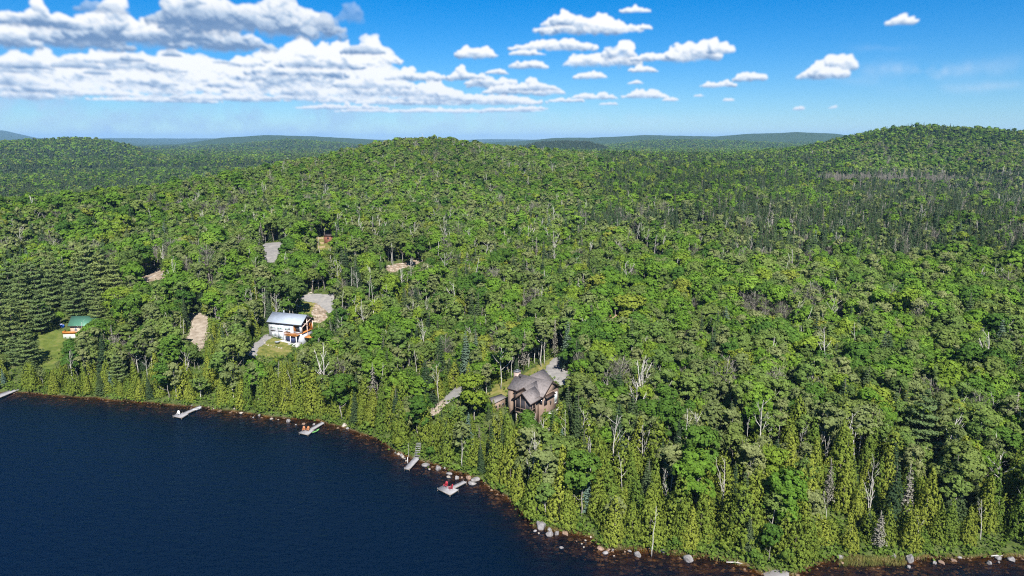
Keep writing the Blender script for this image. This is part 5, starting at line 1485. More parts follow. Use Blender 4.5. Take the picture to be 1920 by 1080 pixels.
# ------------------------------------------------------------------ brown house
def brown_house():
    cx_, cy_ = 6.0, 173.8
    z0 = float(terr(cx_, cy_)) - .1
    z0 = 8.6
    t = empty('brown_house', (cx_, cy_, z0), math.radians(-35))
    tag(t, 'tan brown house with grey shingle cross gables, stone chimney and screened porch above the lake', 'house')
    tan = M['tan_siding']
    mb = MB(); mb.box(-5.2, 5.2, -4.0, 4.0, -3.5, 6.27); mb.build('wall', tan, t)
    for xx in (-5.12, 5.12):
        mb = MB(); pent_y(mb, xx, -4.0, 4.0, 6.27, 6.3, 8.9); mb.build('gable_wall', tan, t)
    gable('roof', M['shingle'], t, -5.2, 5.2, -4.0, 4.0, 6.3, 9.0, .5, .2, 'x')
    # front wing
    mb = MB(); mb.box(-1.7, 4.1, -6.4, -4.01, -3.5, 6.38); mb.build('wing_wall', tan, t)
    mb = MB(); pent_x(mb, -6.33, -1.7, 4.1, 6.38, 6.4, 8.4); mb.build('wing_gable_wall', tan, t)
    gable('wing_roof', M['shingle'], t, -1.7, 4.1, -6.4, -1.2, 6.4, 8.5, .5, .2, 'y')
    # porch
    px0, px1, py0 = .2, 4.7, -9.2
    mb = MB(); mb.box(px0, px1, py0, -6.41, 2.2, 2.75); mb.build('porch_floor', tan, t)
    mb = MB(); mb.box(px0 + .1, px1 - .1, py0 + .08, -6.42, 2.76, 5.95); mb.build('porch_screen', M['screen'], t)
    mb = MB(); pent_x(mb, py0 + .12, px0 + .1, px1 - .1, 5.95, 6.0, 7.6, .1); mb.build('porch_gable_screen', M['screen'], t)
    for xx in (px0, px0 + 1.5, px0 + 3.0, px1):
        b = MB(); b.box(xx - .1, xx + .1, py0 - .02, py0 + .16, 2.75, 6.0 if xx in (px0, px1) else 7.0); b.build('porch_post', tan, t)
    for yy in (-8.0, -6.7):
        b = MB(); b.box(px1 - .08, px1 + .1, yy - .1, yy + .1, 2.75, 6.0); b.build('porch_post', tan, t)
    b = MB(); b.box(px0, px1, py0 - .04, py0 + .1, 3.65, 3.85); b.box(px1 - .04, px1 + .08, py0, -6.5, 3.65, 3.85); b.build('porch_rail', tan, t)
    gable('porch_roof', M['shingle'], t, px0, px1, py0, -4.0, 6.0, 8.1, .45, .18, 'y')
    for xx, yy in ((px0 + .2, py0 + .2), (px1 - .2, py0 + .2)):
        b = MB(); b.box(xx - .12, xx + .12, yy - .12, yy + .12, -4, 2.2); b.build('stilt', M['grey_bark'], t)
    # rear wing
    mb = MB(); mb.box(-5.4, .2, 4.01, 8.3, -2, 5.98); mb.build('rear_wall', tan, t)
    mb = MB(); pent_x(mb, 8.22, -5.4, .2, 5.98, 6.0, 8.2); mb.build('rear_gable_wall', tan, t)
    gable('rear_roof', M['shingle'], t, -5.4, .2, 1.0, 8.3, 6.0, 8.4, .5, .2, 'y')
    # chimney
    b = MB(); b.box(-6.2, -4.9, -.8, .8, -2, 9.7); ch = b.build('chimney', M['stone'], t)
    b = MB(); b.box(-6.3, -4.8, -.9, .9, 9.71, 9.95); b.box(-5.8, -5.3, -.3, .3, 9.95, 10.3); b.build('chimney_cap', M['cap_metal'], ch)
    b = MB(); b.box(-3.9, -3.6, -1.3, -1.0, 8.6, 9.5); b.build('vent_pipe', M['trim_dark'], t)
    # left recess, its shade painted as a dark sheet; windows
    b = MB(); b.box(-3.8, -1.72, -4.06, -4.003, .5, 5.6); b.build('recess_shade_sheet', M['pane_dark'], t)
    b = MB(); b.box(-5.22, -3.9, -4.9, -4.02, -2.5, 5.7); b.build('bay_wall', tan, t)
    window(t, -.5, 3.6, 1.0, 1.3, y=-6.4, pane='pane_dark', frame='fascia', mull=0)
    window(t, 4.7, 3.9, .7, 1.2, y=-4.0, pane='pane_dark', frame='fascia', mull=0)
    window(t, -2.6, 3.3, 1.3, 1.4, x=5.2, pane='pane_dark', frame='fascia', mull=1, sign=1)
    window(t, 2.6, 2.4, 1.1, 2.9, x=5.2, pane='pane_pale', frame='white_trim', mull=1, sign=1)
    b = MB(); b.add([(5.22, -3.3, 6.0), (5.22, 1.2, 6.0), (6.1, 1.2, 5.6), (6.1, -3.3, 5.6), (5.22, -3.3, 5.85), (5.22, 1.2, 5.85), (6.1, 1.2, 5.45), (6.1, -3.3, 5.45)], [[0, 1, 2, 3], [4, 7, 6, 5], [0, 3, 7, 4], [1, 5, 6, 2], [2, 6, 7, 3], [0, 4, 5, 1]]); b.build('side_awning', M['fascia'], t)
    b = MB(); b.box(5.45, 5.7, -.6, -.4, 3.2, 3.9); b.box(5.2, 5.5, -.55, -.45, 3.7, 3.8); b.build('wall_lamp', M['trim_dark'], t)
    b = MB(); b.box(5.21, 7.0, -2.8, 3.4, .6, .8); b.build('side_deck', M['concrete'], t)
    b = MB()
    for k in range(22): b.box(6.95, 7.0, -2.8 + k * .29, -2.75 + k * .29, .8, 1.7)
    b.box(6.93, 7.03, -2.85, 3.4, 1.7, 1.8); tag(b.build('deck_rail', M['white_trim'], t), kind='stuff')
brown_house()

def box_from_corners(name, label, cat, pxs, zt, roofmat, wallmat, tilt=.5, wall_top=.25):
    """a small building whose roof corners are these picture points"""
    c4 = [P3(a, b, zt + dz) for (a, b), dz in zip(pxs, (0, tilt, tilt, 0))]
    ctr = sum(c4) / 4
    zg = float(terr(ctr[0], ctr[1]))
    t = empty(name, (ctr[0], ctr[1], zg)); tag(t, label, cat)
    L = [q - np.array([ctr[0], ctr[1], zg]) for q in c4]
    mb = MB(); mb.add([tuple(q) for q in L] + [(q[0], q[1], q[2] + .15) for q in L], [[3, 2, 1, 0], [4, 5, 6, 7], [0, 1, 5, 4], [1, 2, 6, 5], [2, 3, 7, 6], [3, 0, 4, 7]])
    mb.build('roof', roofmat, t)
    ins = [np.array([q[0] * .84, q[1] * .84, q[2]]) for q in L]
    mb = MB(); mb.add([(q[0], q[1], -1.0) for q in ins] + [(q[0], q[1], q[2] - .02) for q in ins], [[3, 2, 1, 0], [4, 5, 6, 7], [0, 1, 5, 4], [1, 2, 6, 5], [2, 3, 7, 6], [3, 0, 4, 7]])
    w = mb.build('wall', wallmat, t)
    return t, ins
zs = float(terr(*on_ground(933, 756)[:2])) + 1.9
t_, ins_ = box_from_corners('garden_shed', 'small tan shed with a grey shingle roof left of the brown house', 'shed', [(917, 747), (940, 739.5), (950, 745.5), (924.5, 758)], zs, M['shed_shingle'], M['tan_siding'])
a_c, b_c = ins_[3], ins_[2]
for f_ in (.2, .5, .8):
    q = a_c + (b_c - a_c) * f_; d = (b_c - a_c) / np.linalg.norm((b_c - a_c)[:2]); nrm = np.array([d[1], -d[0], 0]); nrm = nrm if nrm[1] < 0 else -nrm
    m = MB(); m.obox((q[0] + nrm[0] * .03, q[1] + nrm[1] * .03, 1.0), (d[0] * .3, d[1] * .3, 0), nrm * .03, (0, 0, .3)); m.build('window', M['pane_dark'], t_)

# ------------------------------------------------------------------ green roofed cottage
def cottage():
    p = on_ground(137, 632)
    z0 = float(p[2]) + .1
    cxw, cyw = p[0] + 2.2, p[1] + 4.6
    t = empty('cottage', (cxw, cyw, z0), math.radians(4)); tag(t, 'small cottage with a green metal roof and an orange deck between the left pines', 'cottage')
    mb = MB(); mb.box(-4.0, 4.6, -2.9, 2.9, -1, 4.25); mb.build('wall', M['cream'], t)
    for xx in (-3.94, 4.54):
        mb = MB(); pent_y(mb, xx, -2.9, 2.9, 4.25, 4.28, 6.8); mb.build('gable_wall', M['cream'], t)
    gable('roof', M['green_roof'], t, -4.0, 4.6, -2.9, 2.9, 4.3, 6.9, .6, .14, 'x', trim=M['fascia'])
    window(t, -2.0, 1.9, .8, 1.9, y=-2.9, pane='pane_grey', mull=0, name='door')
    window(t, 1.4, 2.4, 1.6, 1.1, y=-2.9, pane='pane_dark', mull=1)
    window(t, 3.4, 2.4, 1.4, 1.1, y=-2.9, pane='pane_dark', mull=1)
    b = MB(); b.box(-5.6, 4.6, -5.4, -2.92, 1.35, 1.5); b.build('deck_floor', M['orange_wood'], t)
    b = MB(); b.box(-5.6, -1.0, -5.5, -5.42, 1.5, 2.4); b.box(-5.7, -5.62, -5.4, -3.0, 1.5, 2.4); b.box(2.4, 4.6, -5.5, -5.42, 1.5, 2.4); b.build('deck_rail', M['orange_wood'], t)
    b = MB(); b.box(-5.55, 4.5, -5.35, -5.25, -1.2, 1.34); b.box(-5.55, -5.45, -5.25, -3, -1.2, 1.34); b.build('lattice_skirt', M['lattice'], t)
    for k, (a, b_) in enumerate([(115.5, 613), (118.5, 614)]):
        q = on_ground(a, b_)
        g = empty('water_barrel', tuple(q)); tag(g, ['blue plastic barrel standing left of the green roofed cottage', 'second blue barrel, the one nearer to the cottage wall'][k], 'barrel', 'barrels by the cottage')
        m = MB(); m.prism([(.5 * math.cos(i * .628), .5 * math.sin(i * .628)) for i in range(10)], 0, 1.15); m.build('barrel_body', M['blue_plastic'], g)
        m = MB(); m.prism([(.44 * math.cos(i * .628), .44 * math.sin(i * .628)) for i in range(10)], 1.15, 1.25); m.build('lid', M['white_trim'], g)
cottage()

# ------------------------------------------------------------------ hut and retaining walls high on the slope
def hut():
    p = on_ground(614, 457)
    t = empty('hut', (p[0] + .3, p[1] + 2, float(terr(p[0], p[1]))), math.radians(-8)); tag(t, 'narrow rust coloured hut with one dark window among the trees on the slope', 'hut')
    m = MB(); m.box(-1.9, 1.9, -1.5, 1.5, -1.5, 3.9); m.build('wall', M['rust'], t)
    m = MB(); m.add([(-2.2, -1.9, 3.92), (2.2, -1.9, 3.92), (2.2, 1.8, 4.4), (-2.2, 1.8, 4.4), (-2.2, -1.9, 4.07), (2.2, -1.9, 4.07), (2.2, 1.8, 4.55), (-2.2, 1.8, 4.55)], [[3, 2, 1, 0], [4, 5, 6, 7], [0, 1, 5, 4], [1, 2, 6, 5], [2, 3, 7, 6], [3, 0, 4, 7]]); m.build('roof', M['fascia'], t)
    window(t, .2, 2.3, .8, .8, y=-1.5, pane='pane_dark', frame='fascia', mull=0)
    for k, (a, b, n) in enumerate([((590, 449), (607, 449), 6), ((594, 459), (608, 458), 5), ((596, 466), (610, 465), 5)]):
        q0, q1 = on_ground(*a), on_ground(*b)
        g = empty('timber_wall', tuple(q0)); tag(g, ['topmost', 'middle', 'lowest'][k] + ' of the three yellow timber retaining walls left of the rust hut', 'retaining wall', 'timber walls by the hut')
        d = q1 - q0
        for i in range(4):
            m = MB(); m.bar((0, 0, .12 + i * .28), (d[0], d[1], d[2] + .12 + i * .28), .25, .26); m.build('beam', M['timber'], g)
hut()

# ------------------------------------------------------------------ utility pole above the gravel yard
p = on_ground(587, 551)
t = empty('utility_pole', tuple(p)); tag(t, 'wooden utility pole with a grey transformer at the edge of the upper gravel yard', 'utility pole')
m = MB(); m.tube([(0, 0, -.5), (0, 0, 7.5)], [.17, .12], 8); m.build('pole', M['pole_wood'], t)
m = MB(); m.bar((-1.0, 0, 7.0), (1.0, 0, 7.0), .12); m.build('crossarm', M['pole_wood'], t)
m = MB(); m.prism([(.35 + .28 * math.cos(i * .785), .28 * math.sin(i * .785)) for i in range(8)], 5.2, 6.2); m.build('transformer', M['transformer'], t)

# ------------------------------------------------------------------ docks
def dock(label, strips, z=.5, group=None, stairs=None):
    """strips: lists of four picture points (a quad on the plane z); boards run across the first edge"""
    allp = [P3(a, b, z) for s in strips for a, b in s]
    o = sum(allp) / len(allp); o[2] = 0
    t = empty('dock', tuple(o)); tag(t, label, 'dock', 'docks along the shore')
    for k, s in enumerate(strips):
        q = [P3(a, b, z) - o for a, b in s]
        m = MB()
        L = (np.linalg.norm(q[1] - q[2]) + np.linalg.norm(q[0] - q[3])) / 2
        n = max(4, int(L / .24))
        for i in range(n):
            f0, f1 = (i + .06) / n, (i + .94) / n
            V = [q[0] + (q[3] - q[0]) * f0, q[1] + (q[2] - q[1]) * f0, q[1] + (q[2] - q[1]) * f1, q[0] + (q[3] - q[0]) * f1]
            dz = random.uniform(-.008, .008) + .012 * k
            m.add([(v[0], v[1], v[2] - .05 + dz) for v in V] + [(v[0], v[1], v[2] + dz) for v in V], [[3, 2, 1, 0], [4, 5, 6, 7], [0, 1, 5, 4], [1, 2, 6, 5], [2, 3, 7, 6], [3, 0, 4, 7]])
        tag(m.build('deck_boards', M['deck'], t), kind='stuff')
        fr = MB(); cc = sum(q) / 4
        for i in range(4):
            a, b = q[i] + (cc - q[i]) * .02, q[(i + 1) % 4] + (cc - q[(i + 1) % 4]) * .02
            fr.bar((a[0], a[1], z - .15), (b[0], b[1], z - .15), .08, .19)
        fr.build('dock_frame', M['dock_dark'], t)
        for i in range(4):
            a = q[i] + (cc - q[i]) * .06
            g = float(terr(a[0] + o[0], a[1] + o[1]))
            if g < z - .2:
                m = MB(); m.tube([(a[0], a[1], max(g, -2.5) - .2), (a[0], a[1], z + .25)], .07, 6); m.build('post', M['dock_dark'], t)
    return t, o
dock('long grey dock reaching in from the left edge of the lake', [[(-40, 752), (-32, 757.5), (36, 730.5), (31, 727)]])
dock('grey dock with a T shaped end and a white boat moored beside it', [[(341, 774.5), (346, 777), (379, 763), (375, 760)], [(323.5, 780), (340.5, 783.3), (353.5, 776), (333, 774.5)]])
dock('grey dock with a square end holding two orange chairs', [[(578.5, 804.5), (584.5, 806.8), (608.5, 793), (603.5, 790.5)], [(560, 811.5), (577.5, 815), (588.5, 807), (569, 805.5)]])
dock('plain straight grey dock with wooden stairs at its shore end', [[(757.5, 878.5), (767, 880), (786.5, 860), (776.5, 857)]])
dock('grey dock with a broad diamond platform holding two red chairs', [[(844.3, 912.6), (852.3, 914.9), (875.2, 904), (869, 900.8)], [(819.5, 916), (844, 927.8), (860.2, 918.5), (833.5, 908.5)]], z=.55)
# stairs behind the fourth dock
q0, q1 = P3(781.5, 858, .5), on_ground(785.5, 845)
t = empty('stairs', tuple(q0)); tag(t, 'weathered wooden stairs climbing from the plain dock into the cedars', 'stairs')
d = q1 - q0; L2 = np.linalg.norm(d[:2]); dr = d / L2; dr[2] = 0; sdv = np.array([dr[1], -dr[0], 0]); top = 2.3
for i in range(9):
    f = i / 8; m = MB(); m.obox(dr * (L2 * f) + np.array([0, 0, top * f]), sdv * .6, dr * .14, (0, 0, .03)); m.build('tread', M['deck'], t)
for s_ in (-1, 1):
    m = MB(); a = sdv * .62 * s_; m.bar(tuple(a + [0, 0, -.1]), tuple(a + dr * L2 + [0, 0, top - .1]), .06, .22); m.build('stringer', M['dock_dark'], t)
p = P3(764.6, 868, 0)
t = empty('mooring_post', tuple(p)); tag(t, 'thin pale mooring post standing in the water left of the dock with stairs', 'post')
m = MB(); m.tube([(0, 0, -1.5), (0, 0, 1.5)], .06, 6); m.build('shaft', M['white_trim'], t)
m = MB(); m.tube([(0, 0, 1.5), (0, 0, 1.58)], .09, 6); m.build('cap', M['white_trim'], t)

# ------------------------------------------------------------------ chairs
def deck_chair(px, py, z, rz, mat, label, group):
    p = P3(px, py, z)
    t = empty('deck_chair', tuple(p), rz); tag(t, label, 'chair', group)
    m = MB()
    for k in range(5): m.obox((0, -.28 + k * .14, .37 - .03 * k), (.28, 0, 0), (0, .06, -.012), (0, 0, .012))
    m.build('seat', mat, t)
    m = MB()
    for k in range(5):
        hh = [.72, .84, .88, .84, .72][k]
        x = -.24 + .12 * k; m.obox((x, .30 + hh * .17, .28 + hh * .5), (.052, 0, 0), (0, .012, 0), (0, hh * .17, hh * .5))
    m.build('backrest', mat, t)
    for s in (-1, 1):
        m = MB(); m.box(s * .36 - .07, s * .36 + .07, -.40, .36, .56, .585); m.build('arm', mat, t)
        m = MB(); m.box(s * .33 - .03, s * .33 + .03, -.36, -.28, 0, .56); m.build('leg', mat, t)
        m = MB(); m.bar((s * .33, .30, .56), (s * .33, .42, 0), .06, .08); m.build('leg', mat, t)
    return t
deck_chair(835.7, 912.6, .57, math.radians(-25), M['red_plastic'], 'red slatted deck chair, the left one on the diamond dock platform', 'red chairs')
deck_chair(844.8, 917.2, .57, math.radians(-60), M['red_plastic'], 'red slatted deck chair, the right one on the diamond dock platform', 'red chairs')
deck_chair(569.8, 807.5, .52, math.radians(10), M['orange_paint'], 'orange wooden deck chair, the left of the pair on the square dock end', 'orange chairs')
deck_chair(577.2, 807.7, .52, math.radians(-5), M['orange_paint'], 'orange wooden deck chair, the right of the pair on the square dock end', 'orange chairs')
deck_chair(334.8, 777.6, .52, math.radians(20), M['white_paint'], 'white deck chair at the end of the T shaped dock', None)

def hull(name, label, cat, a, b, width, depth_, mat, z, benches, cock=False):
    p0, p1 = P3(*a, z), P3(*b, z)
    c_ = (p0 + p1) / 2; d = p1 - p0; L = np.linalg.norm(d); rz = math.atan2(d[1], d[0])
    t = empty(name, (c_[0], c_[1], 0), rz); tag(t, label, cat)
    m = MB(); K, J = 13, 7; V = []
    for k in range(K):
        f = k / (K - 1) * 2 - 1
        w = width / 2 * ((1 - abs(f) ** (2.4 if not cock else 1.7))) ** (.7 if not cock else .9) + .01
        sheer = .10 * f * f
        for j in range(J):
            a_ = math.pi * j / (J - 1)
            V.append((f * L / 2, w * math.cos(a_), z + sheer - depth_ * math.sin(a_) ** .8 * (1 - .5 * abs(f) ** 3)))
    Fs = [[k * J + j, (k + 1) * J + j, (k + 1) * J + j + 1, k * J + j + 1] for k in range(K - 1) for j in range(J - 1)]
    m.add(V, Fs); m.build('hull', mat, t, True)
    if cock:
        m = MB(); V2 = []
        for k in range(K):
            f = k / (K - 1) * 2 - 1; w = width / 2 * ((1 - abs(f) ** 1.7)) ** .9 + .01; sheer = .10 * f * f
            for y_, h_ in ((-w, 0), (-w * .4, .07), (w * .4, .07), (w, 0)): V2.append((f * L / 2, y_, z + sheer + h_ * (1 - abs(f))))
        m.add(V2, [[k * 4 + j, (k + 1) * 4 + j, (k + 1) * 4 + j + 1, k * 4 + j + 1] for k in range(K - 1) for j in range(3)]); m.build('hull_deck', mat, t)
        m = MB(); m.prism([(.45 * math.cos(i * .628), .2 * math.sin(i * .628)) for i in range(10)], z + .05, z + .10); m.build('cockpit', M['trim_dark'], t)
    else:
        m = MB()
        for k in range(K - 1):
            for s in (-1, 1):
                q = []
                for kk in (k, k + 1):
                    f = kk / (K - 1) * 2 - 1; w = width / 2 * ((1 - abs(f) ** 2.4)) ** .7 + .01; q.append((f * L / 2, s * w, z + .10 * f * f + .02))
                m.bar(q[0], q[1], .07, .06)
        m.build('gunwale', mat, t)
        for xb in benches:
            m = MB(); m.box(xb - .12, xb + .12, -width * .42, width * .42, z - .12, z - .08); m.build('bench', mat, t)
    return t
hull('rowing_boat', 'small white boat lying beside the T shaped dock', 'boat', (361.5, 768.6), (376, 764.4), 1.35, .45, M['boat_white'], .45, (-.9, 0, .8))
hull('kayak', 'bright green kayak tied beside the dock with the orange chairs', 'kayak', (585.2, 811.8), (599, 804.3), .75, .22, M['kayak_green'], .24, (), True)

# ------------------------------------------------------------------ boulders
import bmesh
def rock_mesh(seed, flat=.7):
    r = np.random.default_rng(seed)
    bm = bmesh.new(); bmesh.ops.create_icosphere(bm, subdivisions=3, radius=1)
    V = np.array([v.co[:] for v in bm.verts])
    cuts = sph(9, r)
    for c_ in cuts:
        dd = V @ c_; lim = r.uniform(.55, .85); over = np.maximum(dd - lim, 0); V -= over[:, None] * c_ * .9
    V *= 1 + .05 * np.sin(V[:, [1]] * 5 + seed) + .04 * np.sin(V[:, [0]] * 7 + seed * 2)
    V += r.normal(size=V.shape) * .012
    V *= np.array([1, r.uniform(.65, .95), flat])
    for v, c_ in zip(bm.verts, V): v.co = c_
    me = bpy.data.meshes.new('boulder'); bm.to_mesh(me); bm.free()
    return me
ROCKS = [rock_mesh(s, f) for s, f in ((1, .8), (2, .6), (3, .9), (4, .45), (5, .7), (6, .35))]
ROCK_M = {}
def rock(px, py, wpx, col, label, group, hh=None, z=None, v=None, ang_=None):
    v = random.randrange(6) if v is None else v
    key = (v, col)
    if key not in ROCK_M:
        me = ROCKS[v].copy(); me.materials.clear(); me.materials.append(M['boulder_' + col]); ROCK_M[key] = me
    p = P3(px, py, 0) if z is None else on_ground(px, py)
    _, _, dp = proj(p[0], p[1], 0)
    w = wpx * dp / F * .5 * 1.08
    o = link('boulder', ROCK_M[key])
    hz_ = (hh * dp / F * .5 * 1.2 if hh else w * .85)
    o.location = (p[0], p[1], (p[2] if z is not None else 0) + hz_ * .12)
    o.scale = (w, w, hz_ / .75)
    o.rotation_euler = (random.uniform(-.15, .15), random.uniform(-.15, .15), random.uniform(0, 6.28) if ang_ is None else ang_)
    tag(o, label, 'boulder', group)
G1 = 'boulders between the dock with stairs and the dock with red chairs'
for a in [(798.5, 873, 15, 'grey', 'largest pointed grey boulder right of the dock with stairs'), (821.5, 880, 12.5, 'grey', 'rounded grey boulder at the waterline midway between the two right docks'), (842.5, 888.5, 11, 'grey', 'grey boulder in the shallows above the diamond dock platform'),
          (841, 894.8, 9, 'pale', 'small flat pale stone just below a grey boulder above the diamond dock'), (856.5, 897.5, 9.5, 'grey', 'grey stone just left of the foot of the dock with red chairs'), (866, 896, 5, 'tan', 'small tan stone behind the foot of the red chair dock'),
          (834, 878, 6, 'grey', 'small grey stone in the bank foliage between the two right docks'), (879, 897, 12, 'tan', 'tan boulder on the bank at the foot of the dock with red chairs'), (891.5, 899.5, 18, 'grey', 'broad flat grey slab right of the foot of the red chair dock'),
          (885, 906.5, 16, 'grey', 'flat grey boulder in the shallows right of the red chair dock'), (910, 903, 6, 'grey', 'small grey stone on the waterline under the cedars right of the red chair dock'), (921, 919.5, 2.4, 'pale', 'tiny pale stone in the water right of the red chair dock'),
          (805, 880, 6, 'pale', 'small pale slab between the two biggest stones by the dock with stairs'), (793, 862, 5, 'pale', 'pale stone under the wooden stairs')]:
    rock(*a[:4], a[4], G1)
G2 = 'stones left of the dock with stairs'
for k, (a, b, w) in enumerate([(742, 849, 5), (747, 852, 7), (752, 854, 8), (756, 858, 7), (759, 860, 4), (761.5, 864.5, 4)]):
    rock(a, b, w, 'pale' if k % 2 else 'grey', 'grey brown stone in the row left of the dock with stairs', G2)
G3 = 'boulders of the rocky point'
for a in [(1014, 989, 22, 'grey', 'largest angular grey boulder on the rocky point at the lower middle', 17, 2), (1003, 995.5, 7, 'grey', 'small grey stone left of the largest boulder on the point', None, None), (1010, 1000, 5, 'pale', 'small pale stone in the water below the largest boulder', None, None),
          (1031, 993, 10, 'grey', 'grey boulder under the cedar right of the largest boulder', None, None), (1031, 1003.5, 15, 'grey', 'pointed grey boulder standing in water on the rocky point', 12, 0), (1044, 1002, 9, 'grey', 'upright split grey boulder on the rocky point', 10, 2),
          (1060, 1000.5, 15, 'tan', 'tan slanted rock slab on the rocky point', 7, 3)]:
    rock(*a[:4], a[4], G3, hh=a[5], v=a[6])
G4 = 'stones in the shallow bay at the lower middle'
for a in [(1108, 1007.5, 5, 'pale', 'bright pale stone on the mud of the shallow bay'), (1118, 1009.5, 3.5, 'grey', 'small stone beside the green bush of the shallow bay'), (1098, 1013.5, 4.5, 'pale', 'pale stone in the middle of the shallow bay'), (1091, 1020, 4, 'pale', 'pale stone in brown water of the shallow bay'),
          (1094.5, 1026.5, 4, 'pale', 'lowest pale stone of the shallow bay'), (1053, 1027.5, 8, 'grey', 'lone grey stone in the water left of the shallow bay'), (1081, 1015, 3, 'tan', 'tan stone at the left of the shallow bay')]:
    rock(*a[:4], a[4], G4)
G5 = 'boulders along the lower shore'
for a in [(1126, 1028.5, 15, 'tan', 'long pinkish boulder at the foot of the round green bush', 9, 1), (1141, 1031, 7, 'tan', 'pinkish stone right of the long pinkish boulder', None, None), (1135, 1036.5, 11, 'grey', 'pale grey stone in the water below the long pinkish boulder', None, None),
          (1149, 1031, 6, 'grey', 'grey stone at the waterline right of the pinkish boulders', None, None), (1151.5, 1042.5, 3.5, 'pale', 'small pale stone in dark water below the pinkish boulders', None, None), (1196, 1041.5, 16, 'grey', 'oval grey boulder in the dark shallows', 10, 4),
          (1181, 1033.5, 7, 'grey', 'grey stone on the waterline left of the oval boulder', None, None), (1172, 1035, 4, 'tan', 'small stone in the row left of the oval boulder', None, None), (1219, 1028.5, 5, 'grey', 'grey stone on the bank right of the oval boulder', None, None), (1243, 1034.5, 9, 'grey', 'grey stone under the overhanging cedar right of the oval boulder', None, None),
          (1290.5, 1050, 24, 'grey', 'big flat topped grey boulder alone in the lower dark water', 12, 4), (1262, 1030, 4, 'pale', 'small pale stone below the large shore cedar', None, None)]:
    rock(*a[:4], a[4], G5, hh=a[5], v=a[6])
G6 = 'boulders along the lower right shore'
for a in [(1575.5, 1045.5, 15, 'grey', 'pale grey boulder where the reeds begin on the lower right shore', 10, 4), (1673, 1044.5, 16, 'grey', 'rounded grey boulder, the left of the pair at the end of the reeds', 12, 0), (1706, 1052, 17, 'grey', 'tall rounded grey boulder, the right of the pair at the end of the reeds', 17, 2),
          (1703, 1063.5, 9, 'grey', 'smaller grey stone just below the tall rounded boulder', None, None), (1765, 1055, 14, 'tan', 'flat brown stone in the water right of the pair of rounded boulders', 7, 3), (1752, 1056.5, 8, 'grey', 'dark stone left of the flat brown stone', None, None),
          (1788, 1051, 12, 'tan', 'flat brownish slab at the waterline near the right corner', 6, 3), (1799, 1045.5, 8, 'grey', 'grey stone on the bank near the right corner', None, None), (1854, 1056.5, 11, 'grey', 'grey boulder standing in open water near the right corner', 9, 0),
          (1872.5, 1047.5, 13, 'grey', 'rounded grey boulder under the fallen white log', 9, 4), (1896, 1049, 17, 'grey', 'rightmost of the flat grey boulders near the corner', 9, 4), (1873, 1055, 4.5, 'grey', 'small stone between the boulders near the right corner', None, None), (1579, 1056, 6, 'tan', 'small brown stone in the water at the start of the reeds', None, None),
          (1452, 1076.5, 52, 'grey', 'long flat grey shore slab reaching out of the picture bottom', 9, 5)]:
    rock(*a[:4], a[4], G6, hh=a[5], v=a[6], ang_=(.1 if a[2] > 20 else None))
G7 = 'stones between the two upper docks'
for a in [(509, 785.8, 6.5, 'pale', 'pinkish round stone midway between the two upper docks'), (521.7, 787, 3.2, 'pale', 'small pinkish stone beside the round one between the upper docks'), (486.5, 779.6, 6, 'grey', 'grey stone at the waterline between the upper docks'), (452, 774.5, 8, 'pale', 'flat pale stone at the waterline right of the white boat'),
          (475, 783, 4, 'grey', 'small grey stone out in the water between the upper docks'), (540.5, 790.8, 9, 'grey', 'flat grey stone left of the dock with orange chairs'), (569.5, 795.6, 9, 'tan', 'dark brownish boulder behind the orange chairs'), (588, 796, 6, 'grey', 'grey stone behind the walkway of the orange chair dock'),
          (606.5, 795.4, 5, 'grey', 'grey stone at the foot of the orange chair dock'), (645, 799, 12, 'pale', 'pale rock on the bank right of the orange chair dock'), (652, 804, 7, 'grey', 'grey stone on the bank below the pale rock'), (360, 760.5, 6, 'grey', 'grey stone behind the T shaped dock'),
          (391, 764, 4, 'tan', 'tan stone right of the white boat'), (440, 768, 8, 'pale', 'beige rock on the bank under the brown shrub'), (555, 796.5, 4, 'grey', 'small grey stone in dark water left of the orange chairs'), (401, 766.5, 4, 'grey', 'small stone on the waterline right of the white boat')]:
    rock(*a[:4], a[4], G7)
# rocks at the clearings
def ring(group, label, pts_, cols, w):
    for k, (a, b) in enumerate(pts_): rock(a, b, w * random.uniform(.7, 1.3), cols[k % len(cols)], label, group, z=True)
ring('pale blocks edging the terrace below the white house', 'pale stone block in the curved edging below the white house', [(495, 640), (496.5, 643), (499, 646), (503, 648), (508, 649), (513, 650), (518, 651.5), (523, 653), (528, 654)], ['pale'], 4)
ring('broken blocks on the stone slope beside the white house', 'broken pale block on the stone slope behind the white house', [(586, 588), (590, 592), (594, 590), (598, 595), (603, 593), (607, 597), (591, 598), (597, 602), (603, 602), (588, 583), (593, 582), (609, 590), (612, 595), (586, 600)], ['pale', 'pale', 'tan'], 5)
ring('boulders at the upper corner of the gravel yard', 'pale boulder at the left corner of the upper gravel yard', [(557, 573), (560, 575), (563, 572), (566, 574), (579, 550), (583, 549), (587, 550)], ['pale'], 4.5)
ring('rocks of the boulder clearing above the cottage', 'pale rock in the small boulder clearing above the cottage', [(268, 522), (272, 525), (277, 523), (283, 520), (289, 518), (295, 508), (297, 505), (304, 516), (309, 516)], ['pale', 'grey'], 6)
ring('rocks of the reddish cut', 'reddish pale rock in the cut on the middle slope', [(724, 502), (729, 500), (735, 503), (741, 499), (748, 496), (754, 495), (761, 494), (768, 492), (776, 489), (781, 487), (730, 508), (738, 508), (746, 503)], ['tan', 'pale'], 5)
ring('rocks at the sandy clearing', 'pale rock at the lower end of the sandy clearing', [(371, 650), (374, 655), (370, 659), (377, 652), (380, 648), (375, 588), (382, 594)], ['pale'], 5)
ring('white rocks by the turnaround', 'pale rock at the top of the upper gravel turnaround', [(532, 453), (536, 454), (528, 452)], ['pale'], 4)
